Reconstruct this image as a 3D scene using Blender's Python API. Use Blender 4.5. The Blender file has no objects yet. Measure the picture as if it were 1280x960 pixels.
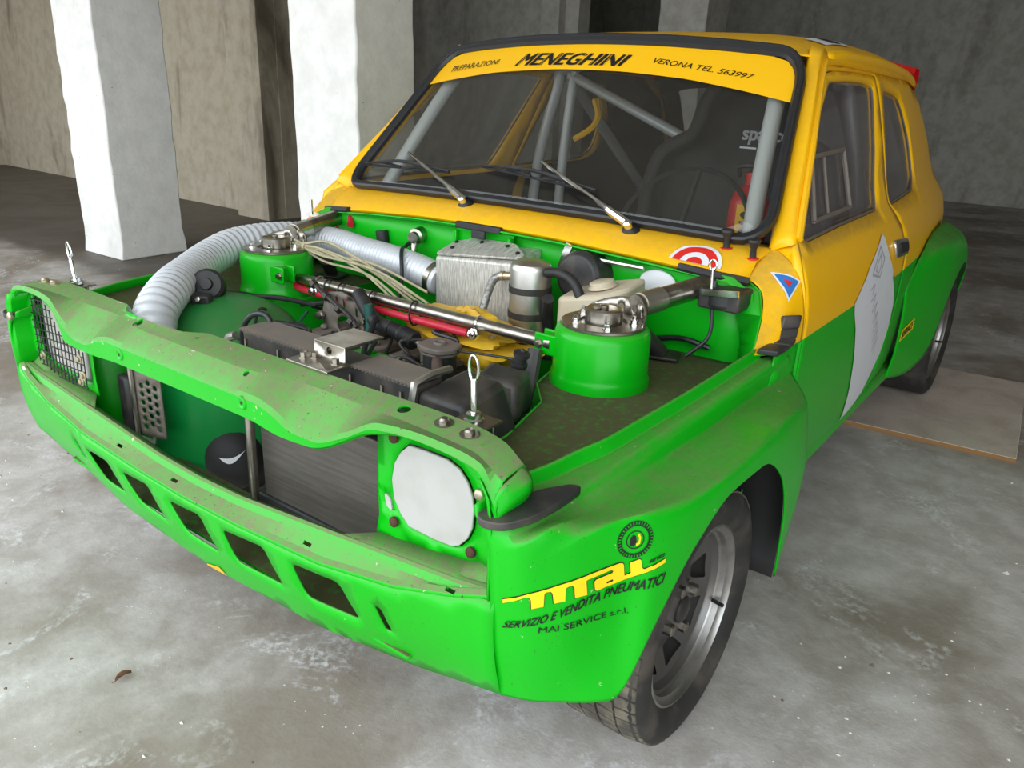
import bpy, bmesh, math, random
import numpy as np
from mathutils import Vector, Matrix, geometry
from mathutils.bvhtree import BVHTree

random.seed(7)
S = bpy.context.scene
COL = S.collection

# ------------------------------------------------------------------ camera
CAM = np.array([1.16, -1.07, 1.10])
YAW, PITCH, ROLL = [math.radians(a) for a in (-36.13, -20.46, 2.41)]
fw = np.array([math.cos(PITCH)*math.sin(YAW), math.cos(PITCH)*math.cos(YAW), math.sin(PITCH)])
rt = np.cross(fw, [0, 0, 1]); rt /= np.linalg.norm(rt); up = np.cross(rt, fw)
rt, up = rt*math.cos(ROLL)+up*math.sin(ROLL), -rt*math.sin(ROLL)+up*math.cos(ROLL)
cd = bpy.data.cameras.new('camera'); cam = bpy.data.objects.new('camera', cd); COL.objects.link(cam)
cd.sensor_width = 36; cd.lens = 983/1280*36; cd.clip_start = .02
cam.matrix_world = Matrix(((rt[0], up[0], -fw[0], CAM[0]), (rt[1], up[1], -fw[1], CAM[1]), (rt[2], up[2], -fw[2], CAM[2]), (0, 0, 0, 1)))
S.camera = cam

# ------------------------------------------------------------------ daylight (overcast sky outside the open front of the garage)
w = bpy.data.worlds.new('sky'); S.world = w; w.use_nodes = True
bg = w.node_tree.nodes['Background']; bg.inputs[0].default_value = (.87, .94, 1.0, 1); bg.inputs[1].default_value = 3.4
pl = bpy.data.lights.new('open_front_offscreen', 'AREA'); pl.shape = 'RECTANGLE'; pl.size = 14.5; pl.size_y = 2.7
pl.cycles.is_portal = True
po = bpy.data.objects.new('open_front_offscreen', pl); COL.objects.link(po)
po.location = (-2.0, -1.42, 1.36); po.rotation_euler = (math.radians(90), 0, 0)
S.view_settings.view_transform = 'Standard'; S.view_settings.look = 'None'
S.view_settings.exposure = 0.10; S.view_settings.gamma = 1; S.view_settings.use_curve_mapping = False

# ------------------------------------------------------------------ materials
def new_mat(name):
    m = bpy.data.materials.new(name); m.use_nodes = True
    nt = m.node_tree; nt.nodes.clear()
    return m, nt
def nd(nt, t, **kw):
    n = nt.nodes.new(t)
    for k, v in kw.items():
        if k.startswith('i_'):
            key = k[2:]; key = int(key) if key.isdigit() else key.replace('_', ' ')
            s = n.inputs[key]
            if isinstance(v, bpy.types.NodeSocket): nt.links.new(v, s)
            else: s.default_value = v
        else: setattr(n, k, v)
    return n
def c4(c): return (c[0], c[1], c[2], 1)
def mixc(nt, f, a, b):
    n = nt.nodes.new('ShaderNodeMix'); n.data_type = 'RGBA'
    for s, v in ((n.inputs[0], f), (n.inputs[6], a), (n.inputs[7], b)):
        if isinstance(v, bpy.types.NodeSocket): nt.links.new(v, s)
        else: s.default_value = v if not isinstance(v, tuple) else (c4(v) if len(v) == 3 else v)
    return n.outputs[2]
def math_(nt, op, a, b=0, clamp=False):
    n = nt.nodes.new('ShaderNodeMath'); n.operation = op; n.use_clamp = clamp
    for s, v in ((n.inputs[0], a), (n.inputs[1], b)):
        if isinstance(v, bpy.types.NodeSocket): nt.links.new(v, s)
        else: s.default_value = v
    return n.outputs[0]
def ramp(nt, x, a, b):
    n = nd(nt, 'ShaderNodeMapRange', i_0=x, i_1=a, i_2=b); n.clamp = True
    n.interpolation_type = 'SMOOTHSTEP'
    return n.outputs[0]
def noise(nt, vec, scale, detail=4, rough=.55, dist=0):
    return nd(nt, 'ShaderNodeTexNoise', i_Vector=vec, i_Scale=scale, i_Detail=detail, i_Roughness=rough, i_Distortion=dist).outputs[0]
def finish(nt, **kw):
    b = nd(nt, 'ShaderNodeBsdfPrincipled', **kw); o = nd(nt, 'ShaderNodeOutputMaterial')
    nt.links.new(b.outputs[0], o.inputs[0]); return b
def bump(nt, h, strength, dist=.01):
    return nd(nt, 'ShaderNodeBump', i_Height=h, i_Strength=strength, i_Distance=dist).outputs[0]

MATS = {}
def plain(name, col, rough=.5, metal=0, wear=0.0, coat=0, nscale=30, bumpst=0, wearcol=(.16, .13, .09)):
    if name in MATS: return MATS[name]
    m, nt = new_mat(name); tc = nd(nt, 'ShaderNodeTexCoord').outputs['Object']
    n = noise(nt, tc, nscale); f = math_(nt, 'MULTIPLY', ramp(nt, n, .42, .72), wear)
    base = mixc(nt, f, tuple(col), tuple(wearcol))
    kw = dict(i_Base_Color=base, i_Roughness=math_(nt, 'ADD', math_(nt, 'MULTIPLY', n, .15), rough-.07), i_Metallic=metal)
    if coat: kw['i_Coat_Weight'] = coat
    if bumpst: kw['i_Normal'] = bump(nt, n, bumpst, .002)
    finish(nt, **kw); MATS[name] = m; return m

GREEN = (.001, .40, .006); YELLOW = (.95, .50, .001); DUST = (.165, .150, .080)
def paint(name, dust=.5, livery=False, base=GREEN, lo=.35, hi=.85, rough=.3, chips=0.0, edge=.652, dcol=None):
    m, nt = new_mat(name); tc = nd(nt, 'ShaderNodeTexCoord').outputs['Object']
    nz = nd(nt, 'ShaderNodeSeparateXYZ', i_0=nd(nt, 'ShaderNodeNewGeometry').outputs['Normal']).outputs[2]
    col = base
    if livery:
        z = nd(nt, 'ShaderNodeSeparateXYZ', i_0=tc).outputs[2]
        col = mixc(nt, math_(nt, 'GREATER_THAN', z, edge), GREEN, YELLOW)
    n1 = noise(nt, tc, 7, 5, .6, .4); n2 = noise(nt, tc, 60, 4, .7); n3 = noise(nt, tc, 240, 2, .5)
    upm = ramp(nt, nz, lo, hi)
    d = math_(nt, 'MULTIPLY', upm, ramp(nt, n1, .22, .55) if not dcol else ramp(nt, n1, .08, .40))
    d = math_(nt, 'MULTIPLY', d, math_(nt, 'ADD', math_(nt, 'MULTIPLY', ramp(nt, n2, .3, .7), .45), .6))
    d = math_(nt, 'MULTIPLY', d, dust, True)
    film = math_(nt, 'MULTIPLY', ramp(nt, noise(nt, tc, 3.2, 3), .35, .75), .05*min(1, dust+.3))
    d = math_(nt, 'MAXIMUM', d, film)
    c = mixc(nt, d, col, dcol or DUST)
    if chips:
        k = math_(nt, 'MULTIPLY', math_(nt, 'GREATER_THAN', n2, .70), math_(nt, 'GREATER_THAN', n3, .52))
        c = mixc(nt, math_(nt, 'MULTIPLY', k, chips), c, (.55, .62, .38))
        k2 = math_(nt, 'GREATER_THAN', math_(nt, 'ADD', n3, math_(nt, 'MULTIPLY', n1, .25)), .84)
        c = mixc(nt, math_(nt, 'MULTIPLY', k2, chips), c, (.05, .06, .02))
    r = math_(nt, 'ADD', math_(nt, 'MULTIPLY', d, .55), rough, True)
    finish(nt, i_Base_Color=c, i_Roughness=r, i_Normal=bump(nt, n1, .03, .02), i_Specular_IOR_Level=.32)
    MATS[name] = m; return m

paint('green_body', .55, chips=.5); paint('green_slam', .9, lo=.30, hi=.88, chips=.9, dcol=(.185, .18, .095)); paint('green_bay', .45, rough=.38)
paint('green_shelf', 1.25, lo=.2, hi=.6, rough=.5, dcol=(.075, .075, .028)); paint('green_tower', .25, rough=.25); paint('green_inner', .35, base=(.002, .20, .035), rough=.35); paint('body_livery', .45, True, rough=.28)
paint('yellow_body', .25, base=YELLOW, rough=.28); paint('green_ledge', .9, lo=.25, hi=.8, chips=1, dcol=(.185, .18, .095))
BLACK = plain('black_rubber', (.012, .012, .013), .55, wear=.25, nscale=40, wearcol=(.07, .06, .045))
RUBBER = plain('seal_rubber', (.015, .015, .017), .42)
STEEL = plain('bare_steel', (.42, .39, .34), .3, 1, wear=.5, nscale=35, wearcol=(.16, .13, .09))
CHROME = plain('chrome', (.75, .75, .74), .14, 1)
ALU = plain('brushed_aluminium', (.62, .60, .55), .36, 1, wear=.3, nscale=45, wearcol=(.3, .27, .2))
ALUSHEET = plain('aluminium_plate', (.40, .39, .365), .6, 0, wear=.6, nscale=22, wearcol=(.35, .325, .29))
DARKMET = plain('dark_metal', (.045, .042, .038), .5, .5, wear=.5, nscale=30, wearcol=(.12, .10, .07))
PLAST = plain('dusty_black_plastic', (.02, .02, .02), .5, wear=.65, nscale=12, wearcol=(.11, .09, .07))
GREYPL = plain('dusty_grey_plastic', (.15, .125, .105), .6, wear=.5, nscale=20, wearcol=(.22, .18, .13))
IVORY = plain('ivory_plastic', (.55, .47, .34), .45, wear=.4, nscale=9, wearcol=(.40, .31, .19))
RED = plain('red_hose', (.55, .015, .04), .4, wear=.15)
REDPL = plain('red_plastic', (.55, .01, .01), .3)
RUST = plain('rusty_bolt', (.05, .016, .008), .8, 0, wear=.6, nscale=90, wearcol=(.10, .035, .015))
BRASS = plain('zinc_bolt', (.55, .47, .33), .35, .8, wear=.4, nscale=80)
CABLE = plain('beige_cable', (.45, .40, .25), .5, wear=.4)
WIRE = plain('black_wire', (.012, .013, .014), .4)
TEAL = plain('teal_hose', (.01, .09, .07), .45)
DUCT = plain('silver_duct', (.66, .68, .71), .45, .25, wear=.2, nscale=20, wearcol=(.45, .43, .40))
RIM = plain('grey_alloy', (.16, .155, .15), .38, .75, wear=.4, nscale=25)
RIMLIP = plain('polished_lip', (.40, .39, .37), .38, .95, wear=.35, nscale=25)
TYRE = plain('tyre_rubber', (.022, .020, .018), .75, wear=.8, nscale=14, wearcol=(.085, .070, .055), bumpst=.15)
TREAD = plain('dusty_tread', (.07, .062, .048), .85, wear=.8, nscale=25, wearcol=(.22, .19, .13))
INTER = plain('dark_interior', (.017, .016, .016), .7, wear=.3, nscale=6, wearcol=(.03, .027, .024))
WHITE = plain('white_vinyl', (.72, .72, .74), .5, wear=.15, nscale=5, wearcol=(.6, .6, .62))
INK = plain('black_ink', (.006, .006, .006), .5)
YINK = plain('yellow_ink', (.86, .62, .005), .4)
YSTRIP = plain('yellow_strip', (.88, .47, .004), .38)
RINK = plain('red_ink', (.65, .02, .015), .4); BINK = plain('blue_ink', (.03, .17, .5), .4); GINK = plain('grey_ink', (.40, .40, .42), .6)
CAGE = plain('cage_paint', (.62, .63, .62), .36, .2)
ALUBOX = plain('rough_aluminium', (.60, .58, .53), .5, .35, wear=.6, nscale=18, wearcol=(.42, .39, .34))

def glass(name, tint, dirt, dcol, rough=.02):
    m, nt = new_mat(name); tc = nd(nt, 'ShaderNodeTexCoord').outputs['Object']
    tr = nd(nt, 'ShaderNodeBsdfTransparent', i_0=c4(tint)); gl = nd(nt, 'ShaderNodeBsdfGlossy', i_0=(1, 1, 1, 1), i_Roughness=rough)
    lw = nd(nt, 'ShaderNodeLayerWeight', i_0=.5); fr = nd(nt, 'ShaderNodeMath', operation='MULTIPLY_ADD', i_0=math_(nt, 'POWER', lw.outputs[1], 5.0), i_1=.9, i_2=.04)
    m1 = nd(nt, 'ShaderNodeMixShader', i_0=fr.outputs[0], i_1=tr.outputs[0], i_2=gl.outputs[0])
    df = nd(nt, 'ShaderNodeBsdfDiffuse', i_0=c4(dcol))
    f = math_(nt, 'MULTIPLY', math_(nt, 'ADD', math_(nt, 'MULTIPLY', noise(nt, tc, 9, 5, .65), .8), .6), dirt)
    m2 = nd(nt, 'ShaderNodeMixShader', i_0=f, i_1=m1.outputs[0], i_2=df.outputs[0])
    o = nd(nt, 'ShaderNodeOutputMaterial'); nt.links.new(m2.outputs[0], o.inputs[0]); MATS[name] = m; return m
WGLASS = glass('windshield_glass', (.88, .89, .88), .022, (.30, .28, .24))
PLEXI = glass('side_plexiglass', (.80, .80, .81), .15, (.26, .22, .22), .08)

def plaster(name, a, b, stain=.6, scale=1.0, sc=(.10, .075, .05)):
    m, nt = new_mat(name); tc = nd(nt, 'ShaderNodeTexCoord').outputs['Object']
    st = nd(nt, 'ShaderNodeMapping', i_0=tc); st.inputs['Scale'].default_value = (1.6, 1.6, .35)
    n1 = noise(nt, st.outputs[0], 1.3*scale, 6, .62, .6); n2 = noise(nt, tc, 9*scale, 6, .65); n3 = noise(nt, tc, 55, 4, .6)
    c = mixc(nt, ramp(nt, n2, .35, .7), a, b)
    c = mixc(nt, math_(nt, 'MULTIPLY', ramp(nt, n1, .50, .72), stain), c, sc)
    v = nd(nt, 'ShaderNodeTexVoronoi', i_Vector=tc, i_Scale=14.0).outputs[0]
    spots = math_(nt, 'MULTIPLY', math_(nt, 'LESS_THAN', v, .045), ramp(nt, n1, .4, .6))
    c = mixc(nt, spots, c, (.05, .045, .04))
    finish(nt, i_Base_Color=c, i_Roughness=.9, i_Normal=bump(nt, math_(nt, 'ADD', n2, math_(nt, 'MULTIPLY', n3, .4)), .3, .008))
    MATS[name] = m; return m
PLASTER_W = plaster('whitewashed_plaster', (.84, .82, .78), (.74, .72, .68), .25)
PLASTER_D = plaster('stained_plaster', (.50, .44, .34), (.41, .345, .25), .9, sc=(.09, .065, .04))
PLASTER_G = plaster('grey_plaster', (.50, .48, .42), (.38, .36, .30), .5)

def floor_mat():
    m, nt = new_mat('dusty_concrete'); tc = nd(nt, 'ShaderNodeTexCoord').outputs['Object']
    xyz = nd(nt, 'ShaderNodeSeparateXYZ', i_0=tc)
    n1 = noise(nt, tc, 1.1, 6, .6, .5); n2 = noise(nt, tc, 8, 7, .7); n3 = noise(nt, tc, 60, 5, .7); n4 = noise(nt, tc, 3.5, 5, .7, 1.0)
    c = mixc(nt, ramp(nt, n2, .35, .68), (.42, .385, .345), (.58, .55, .515))
    c = mixc(nt, math_(nt, 'MULTIPLY', ramp(nt, n1, .42, .62), .75), c, (.19, .145, .10))
    pale = math_(nt, 'MULTIPLY', ramp(nt, n4, .52, .68), ramp(nt, n3, .40, .62))
    c = mixc(nt, math_(nt, 'MULTIPLY', pale, .75), c, (.80, .80, .80))
    v = nd(nt, 'ShaderNodeTexVoronoi', i_Vector=tc, i_Scale=42.0).outputs[0]
    chip = math_(nt, 'MULTIPLY', math_(nt, 'LESS_THAN', v, .075), ramp(nt, n2, .48, .6))
    c = mixc(nt, chip, c, (.80, .77, .72))
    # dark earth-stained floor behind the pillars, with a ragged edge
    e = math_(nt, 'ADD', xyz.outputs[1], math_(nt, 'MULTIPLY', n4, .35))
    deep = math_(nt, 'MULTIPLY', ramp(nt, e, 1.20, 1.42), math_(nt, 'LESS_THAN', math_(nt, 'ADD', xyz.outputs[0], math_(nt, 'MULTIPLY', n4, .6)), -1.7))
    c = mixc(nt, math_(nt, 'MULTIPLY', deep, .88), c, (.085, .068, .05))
    h = math_(nt, 'ADD', n2, math_(nt, 'MULTIPLY', n3, .5))
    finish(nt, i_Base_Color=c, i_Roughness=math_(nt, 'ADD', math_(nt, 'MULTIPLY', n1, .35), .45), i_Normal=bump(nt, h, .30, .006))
    return m
FLOOR = floor_mat()

def board_mat():
    m, nt = new_mat('chipboard'); tc = nd(nt, 'ShaderNodeTexCoord').outputs['Object']
    n1 = noise(nt, tc, 5, 6, .65, .6); n2 = noise(nt, tc, 120, 3, .7)
    c = mixc(nt, ramp(nt, n1, .35, .7), (.66, .56, .48), (.50, .41, .34))
    c = mixc(nt, math_(nt, 'MULTIPLY', ramp(nt, n2, .55, .7), .3), c, (.18, .11, .06))
    nz = nd(nt, 'ShaderNodeSeparateXYZ', i_0=nd(nt, 'ShaderNodeNewGeometry').outputs['Normal']).outputs[2]
    c = mixc(nt, math_(nt, 'LESS_THAN', nz, .5), c, (.26, .13, .04))
    finish(nt, i_Base_Color=c, i_Roughness=.7, i_Normal=bump(nt, n2, .2, .002)); return m

# ------------------------------------------------------------------ mesh helpers
def frame(axis):
    a = np.array(axis, float); a /= np.linalg.norm(a)
    h = np.array([0, 0, 1.]) if abs(a[2]) < .9 else np.array([1., 0, 0])
    u = np.cross(h, a); u /= np.linalg.norm(u); v = np.cross(a, u)
    return u, v, a
def smooth_path(P, k=6):
    P = np.array(P, float)
    if len(P) < 3 or k <= 1: return P
    Q = np.vstack([2*P[0]-P[1], P, 2*P[-1]-P[-2]]); out = []
    for i in range(1, len(Q)-2):
        p0, p1, p2, p3 = Q[i-1:i+3]
        for j in range(k):
            t = j/k
            out.append(.5*((2*p1)+(-p0+p2)*t+(2*p0-5*p1+4*p2-p3)*t*t+(-p0+3*p1-3*p2+p3)*t**3))
    out.append(P[-1]); return np.array(out)
def pchip(x, y, q):
    x = np.array(x, float); y = np.array(y, float); h = np.diff(x); d = (np.diff(y, axis=0).T/h).T
    m = np.zeros_like(y)
    for i in range(1, len(x)-1):
        a, b = d[i-1], d[i]; w1 = 2*h[i]+h[i-1]; w2 = h[i]+2*h[i-1]
        ok = a*b > 0
        with np.errstate(divide='ignore', invalid='ignore'):
            m[i] = np.where(ok, (w1+w2)/(w1/np.where(ok, a, 1)+w2/np.where(ok, b, 1)), 0)
    m[0] = d[0]; m[-1] = d[-1]
    k = np.clip(np.searchsorted(x, q)-1, 0, len(x)-2); t = (q-x[k])/h[k]
    t = t[:, None]; H = h[k][:, None]
    return (2*t**3-3*t**2+1)*y[k]+(t**3-2*t**2+t)*H*m[k]+(-2*t**3+3*t**2)*y[k+1]+(t**3-t**2)*H*m[k+1]
def itab(x, xs, ys): return np.interp(x, xs, ys)

class MB:
    def __init__(s): s.v = []; s.f = []; s.m = []
    def add(s, vs, fs, m=0):
        o = len(s.v); s.v += [tuple(map(float, p)) for p in vs]
        s.f += [tuple(i+o for i in f) for f in fs]; s.m += [m]*len(fs); return s
    def box(s, c, d, rot=None, m=0, taper=1.0):
        x, y, z = [q/2 for q in d]
        P = np.array([(sx*x*(taper if sz > 0 else 1), sy*y*(taper if sz > 0 else 1), sz*z) for sz in (-1, 1) for sx, sy in ((-1, -1), (1, -1), (1, 1), (-1, 1))])
        if rot is not None: P = P @ np.array(Matrix.Rotation(rot[2], 3, 'Z') @ Matrix.Rotation(rot[1], 3, 'Y') @ Matrix.Rotation(rot[0], 3, 'X')).T
        return s.add(P+np.array(c), [(3, 2, 1, 0), (4, 5, 6, 7), (0, 1, 5, 4), (1, 2, 6, 5), (2, 3, 7, 6), (3, 0, 4, 7)], m)
    def tube(s, pts, r, n=10, k=5, m=0, cap=True):
        P = smooth_path(pts, k); L = len(P); rr = np.interp(np.linspace(0, 1, L), np.linspace(0, 1, len(r)), r) if hasattr(r, '__len__') else [r]*L
        T = np.gradient(P, axis=0); u, v, a = frame(T[0]); V = []
        for i in range(L):
            t = T[i]/max(1e-9, np.linalg.norm(T[i])); u = u-t*np.dot(u, t); u /= np.linalg.norm(u); v = np.cross(t, u)
            for j in range(n):
                an = 2*math.pi*j/n; V.append(P[i]+rr[i]*(u*math.cos(an)+v*math.sin(an)))
        Fc = [(i*n+j, i*n+(j+1) % n, (i+1)*n+(j+1) % n, (i+1)*n+j) for i in range(L-1) for j in range(n)]
        if cap: Fc += [tuple(range(n))[::-1], tuple((L-1)*n+j for j in range(n))]
        return s.add(V, Fc, m)
    def lathe(s, prof, o, axis, n=32, m=0, cap=True, closed=False):
        u, v, a = frame(axis); o = np.array(o, float); V = []
        for r, h in prof:
            for j in range(n):
                an = 2*math.pi*j/n; V.append(o+a*h+r*(u*math.cos(an)+v*math.sin(an)))
        L = len(prof); rng = range(L) if closed else range(L-1)
        Fc = [(i*n+j, i*n+(j+1) % n, ((i+1) % L)*n+(j+1) % n, ((i+1) % L)*n+j) for i in rng for j in range(n)]
        if cap and not closed:
            if prof[0][0] > 1e-6: Fc.append(tuple(range(n))[::-1])
            if prof[-1][0] > 1e-6: Fc.append(tuple((L-1)*n+j for j in range(n)))
        return s.add(V, Fc, m)
    def prism(s, poly, A, B, m=0):
        """poly: 2d points; A,B map 2d -> 3d for the two ends"""
        n = len(poly); V = [A(*p) for p in poly]+[B(*p) for p in poly]
        return s.add(V, [tuple(range(n))[::-1], tuple(range(n, 2*n))]+[(i, (i+1) % n, n+(i+1) % n, n+i) for i in range(n)], m)
    def grid(s, G, m=0, flip=False):
        G = np.array(G); a, b = G.shape[:2]; V = G.reshape(-1, 3)
        Fc = [(i*b+j, i*b+j+1, (i+1)*b+j+1, (i+1)*b+j) for i in range(a-1) for j in range(b-1)]
        if flip: Fc = [f[::-1] for f in Fc]
        return s.add(V, Fc, m)
    def build(s, name, mats, parent=None, bevel=0, solid=0, angle=38, recalc=True, subsurf=0, flat=False):
        me = bpy.data.meshes.new(name); me.from_pydata(s.v, [], s.f)
        if not isinstance(mats, (list, tuple)): mats = [mats]
        for q in mats: me.materials.append(MATS[q] if isinstance(q, str) else q)
        me.polygons.foreach_set('material_index', s.m)
        bm = bmesh.new(); bm.from_mesh(me)
        bmesh.ops.remove_doubles(bm, verts=bm.verts, dist=1e-5)
        if recalc: bmesh.ops.recalc_face_normals(bm, faces=bm.faces)
        bm.to_mesh(me); bm.free()
        if not flat:
            me.shade_smooth(); me.set_sharp_from_angle(angle=math.radians(angle))
        o = bpy.data.objects.new(name, me); COL.objects.link(o)
        if parent is not None: o.parent = parent
        if solid:
            md = o.modifiers.new('thickness', 'SOLIDIFY'); md.thickness = abs(solid); md.offset = -1 if solid > 0 else 1
        if bevel:
            md = o.modifiers.new('bevel', 'BEVEL'); md.width = bevel; md.segments = 2; md.limit_method = 'ANGLE'; md.angle_limit = math.radians(35)
            md.harden_normals = False
        if subsurf:
            md = o.modifiers.new('smooth', 'SUBSURF'); md.levels = md.render_levels = subsurf
        return o
def inpoly(p, poly):
    x, y = p; c = False; n = len(poly)
    for i in range(n):
        x1, y1 = poly[i]; x2, y2 = poly[i-1]
        if (y1 > y) != (y2 > y) and x < (x2-x1)*(y-y1)/(y2-y1)+x1: c = not c
    return c
def densify(poly, step):
    out = []
    for i in range(len(poly)):
        a = np.array(poly[i]); b = np.array(poly[(i+1) % len(poly)]); k = max(1, int(np.linalg.norm(b-a)/step))
        for j in range(k): out.append(tuple(a+(b-a)*j/k))
    return out
def rounded(poly, r, k=5):
    out = []; n = len(poly)
    for i in range(n):
        p = np.array(poly[i], float); a = np.array(poly[i-1], float)-p; b = np.array(poly[(i+1) % n], float)-p
        la, lb = np.linalg.norm(a), np.linalg.norm(b); rr = min(r if not hasattr(r, '__len__') else r[i], la*.48, lb*.48)
        s, e = p+a/la*rr, p+b/lb*rr
        for j in range(k+1):
            t = j/k; out.append(tuple((1-t)**2*s+2*t*(1-t)*p+t*t*e))
    return out
def sheet(mb, outline, holes, mapf, step=.03, m=0):
    """flat 2d outline with holes, triangulated with inner grid points and mapped to 3d"""
    loops = [densify(outline, step)]+[densify(h, step*.6) for h in holes]
    pts = []; edges = []
    for l in loops:
        o = len(pts); pts += l; edges += [(o+i, o+(i+1) % len(l)) for i in range(len(l))]
    A = np.array(outline); lo, hi = A.min(0), A.max(0); bnd = np.array(pts)
    for x in np.arange(lo[0]+step/2, hi[0], step):
        for y in np.arange(lo[1]+step/2, hi[1], step):
            if inpoly((x, y), loops[0]) and not any(inpoly((x, y), h) for h in loops[1:]) and np.min(np.sum((bnd-(x, y))**2, 1)) > (step*.45)**2:
                pts.append((x, y))
    v, e, f, *_ = geometry.delaunay_2d_cdt([Vector(p) for p in pts], edges, [], 0, 1e-6)
    keep = []
    for t in f:
        c = sum((v[i] for i in t), Vector((0, 0)))/len(t)
        if inpoly(c, loops[0]) and not any(inpoly(c, h) for h in loops[1:]): keep.append(tuple(t))
    mb.add([mapf(p[0], p[1]) for p in v], keep, m); return mb
def loft(rows, nu, nv, exact=0):
    """rows: control rows (same length) -> smooth grid, monotone interpolation both ways"""
    Rw = np.array(rows, float); a, b, _ = Rw.shape
    pv = np.zeros(b); pv[1:] = np.cumsum(np.mean(np.linalg.norm(np.diff(Rw, axis=1), axis=2), 0)); pv /= pv[-1]
    q = np.linspace(0, 1, nv)
    if exact:
        q = np.concatenate([np.linspace(pv[i], pv[i+1], max(2, int((pv[i+1]-pv[i])*exact)+2))[:-1] for i in range(b-1)]+[[1.0]]); nv = len(q)
    G = np.array([pchip(pv, Rw[i], q) for i in range(a)])
    pu = np.zeros(a); pu[1:] = np.cumsum(np.mean(np.linalg.norm(np.diff(Rw, axis=0), axis=2), 1)); pu /= pu[-1]
    q = np.linspace(0, 1, nu); return np.stack([pchip(pu, G[:, j], q) for j in range(nv)], 1)
def empty(name, loc=(0, 0, 0), **props):
    o = bpy.data.objects.new(name, None); COL.objects.link(o); o.location = loc
    for k, v in props.items(): o[k] = v
    return o
def tag(o, label=None, category=None, group=None, kind=None):
    for k, v in (('label', label), ('category', category), ('group', group), ('kind', kind)):
        if v: o[k] = v
    return o
def copy_tree(o, parent=None):
    c = o.copy(); COL.objects.link(c); c.parent = parent
    for ch in list(o.children): copy_tree(ch, c)
    return c
def text2d(body, shear=0, bold=0, spacing=1.0):
    cu = bpy.data.curves.new('t', 'FONT'); cu.body = body; cu.shear = shear; cu.resolution_u = 3; cu.space_character = spacing
    o = bpy.data.objects.new('t', cu); COL.objects.link(o); dg = bpy.context.evaluated_depsgraph_get(); dg.update()
    me = bpy.data.meshes.new_from_object(o.evaluated_get(dg))
    V = np.array([v.co[:2] for v in me.vertices]); Fc = [tuple(p.vertices) for p in me.polygons]
    bpy.data.objects.remove(o); bpy.data.curves.remove(cu); bpy.data.meshes.remove(me)
    if bold:     # heavier strokes: the same outlines stamped a little apart
        n = len(V); st = [(-1, -.5), (-1, .5), (-.33, 0), (.33, 0), (1, -.5), (1, .5)]
        V = np.vstack([V+np.array(d)*bold for d in st]); Fc = [tuple(i+n*k for i in f) for k in range(len(st)) for f in Fc]
    lo, hi = V.min(0), V.max(0); return (V-lo)/(hi-lo), Fc
def bil(q, u, v):
    q = [np.array(p, float) for p in q]    # bl, br, tr, tl
    return q[0]*(1-u)*(1-v)+q[1]*u*(1-v)+q[2]*u*v+q[3]*(1-u)*v

def cut_holes(o, mb):
    me = bpy.data.meshes.new('cutter'); me.from_pydata(mb.v, [], mb.f); bm = bmesh.new(); bm.from_mesh(me); bmesh.ops.recalc_face_normals(bm, faces=bm.faces); bm.to_mesh(me); bm.free()
    c = bpy.data.objects.new('cutter', me); COL.objects.link(c); md = o.modifiers.new('holes', 'BOOLEAN'); md.operation = 'DIFFERENCE'; md.solver = 'EXACT'; md.object = c; md.use_self = True
    dg_ = bpy.context.evaluated_depsgraph_get(); dg_.update(); nm = bpy.data.meshes.new_from_object(o.evaluated_get(dg_)); nm.name = o.name
    o.modifiers.clear(); o.data = nm; bpy.data.objects.remove(c); bpy.data.meshes.remove(me)

# ------------------------------------------------------------------ the garage
def struct(o, label=None): o['kind'] = 'structure'; (label and o.__setitem__('label', label)); return o
mb = MB(); mb.box((-2, 3.5, -.05), (26, 22, .1)); struct(mb.build('floor', FLOOR), 'dusty grey concrete garage floor with brown stains')
mb = MB(); mb.box((-2, 4.6, 2.82), (17, 12, .2)); struct(mb.build('ceiling', PLASTER_G), 'grey plaster garage ceiling')
mb = MB(); mb.box((-2, 10.5, 1.36), (17, .2, 2.72)); struct(mb.build('wall_back', PLASTER_G), 'grey plaster back wall of the garage')
mb = MB(); mb.box((-7.15, 3.35, 1.36), (5.5, .3, 2.72)); mb.box((-4.62, 3.12, 1.36), (.42, .18, 2.72)); struct(mb.build('wall_left', PLASTER_D), 'stained plaster wall behind the pillars')
mb = MB(); mb.box((-6.6, 6.2, 1.36), (6.3, .2, 2.72)); mb.box((-5.54, 6.05, 1.36), (.14, .12, 2.72)); mb.box((-3.72, 6.05, 1.36), (.22, .12, 2.72)); struct(mb.build('wall_inner', PLASTER_G), 'dark grey plaster wall behind the car')
mb = MB(); mb.box((5.6, 4.6, 1.36), (.2, 12, 2.72)); struct(mb.build('wall_right', PLASTER_G), 'grey plaster side wall')
mb = MB(); mb.box((-9.9, 4.6, 1.36), (.2, 12, 2.72)); struct(mb.build('wall_far_left', PLASTER_D), 'plaster side wall of the garage')
mb = MB(); mb.box((-9.6, -1.3, 1.36), (.6, .2, 2.72)); mb.box((5.4, -1.3, 1.36), (.4, .2, 2.72)); mb.box((-2, -1.3, 2.66), (15, .2, .12)); struct(mb.build('wall_front', PLASTER_G), 'wall around the open garage front')
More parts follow.
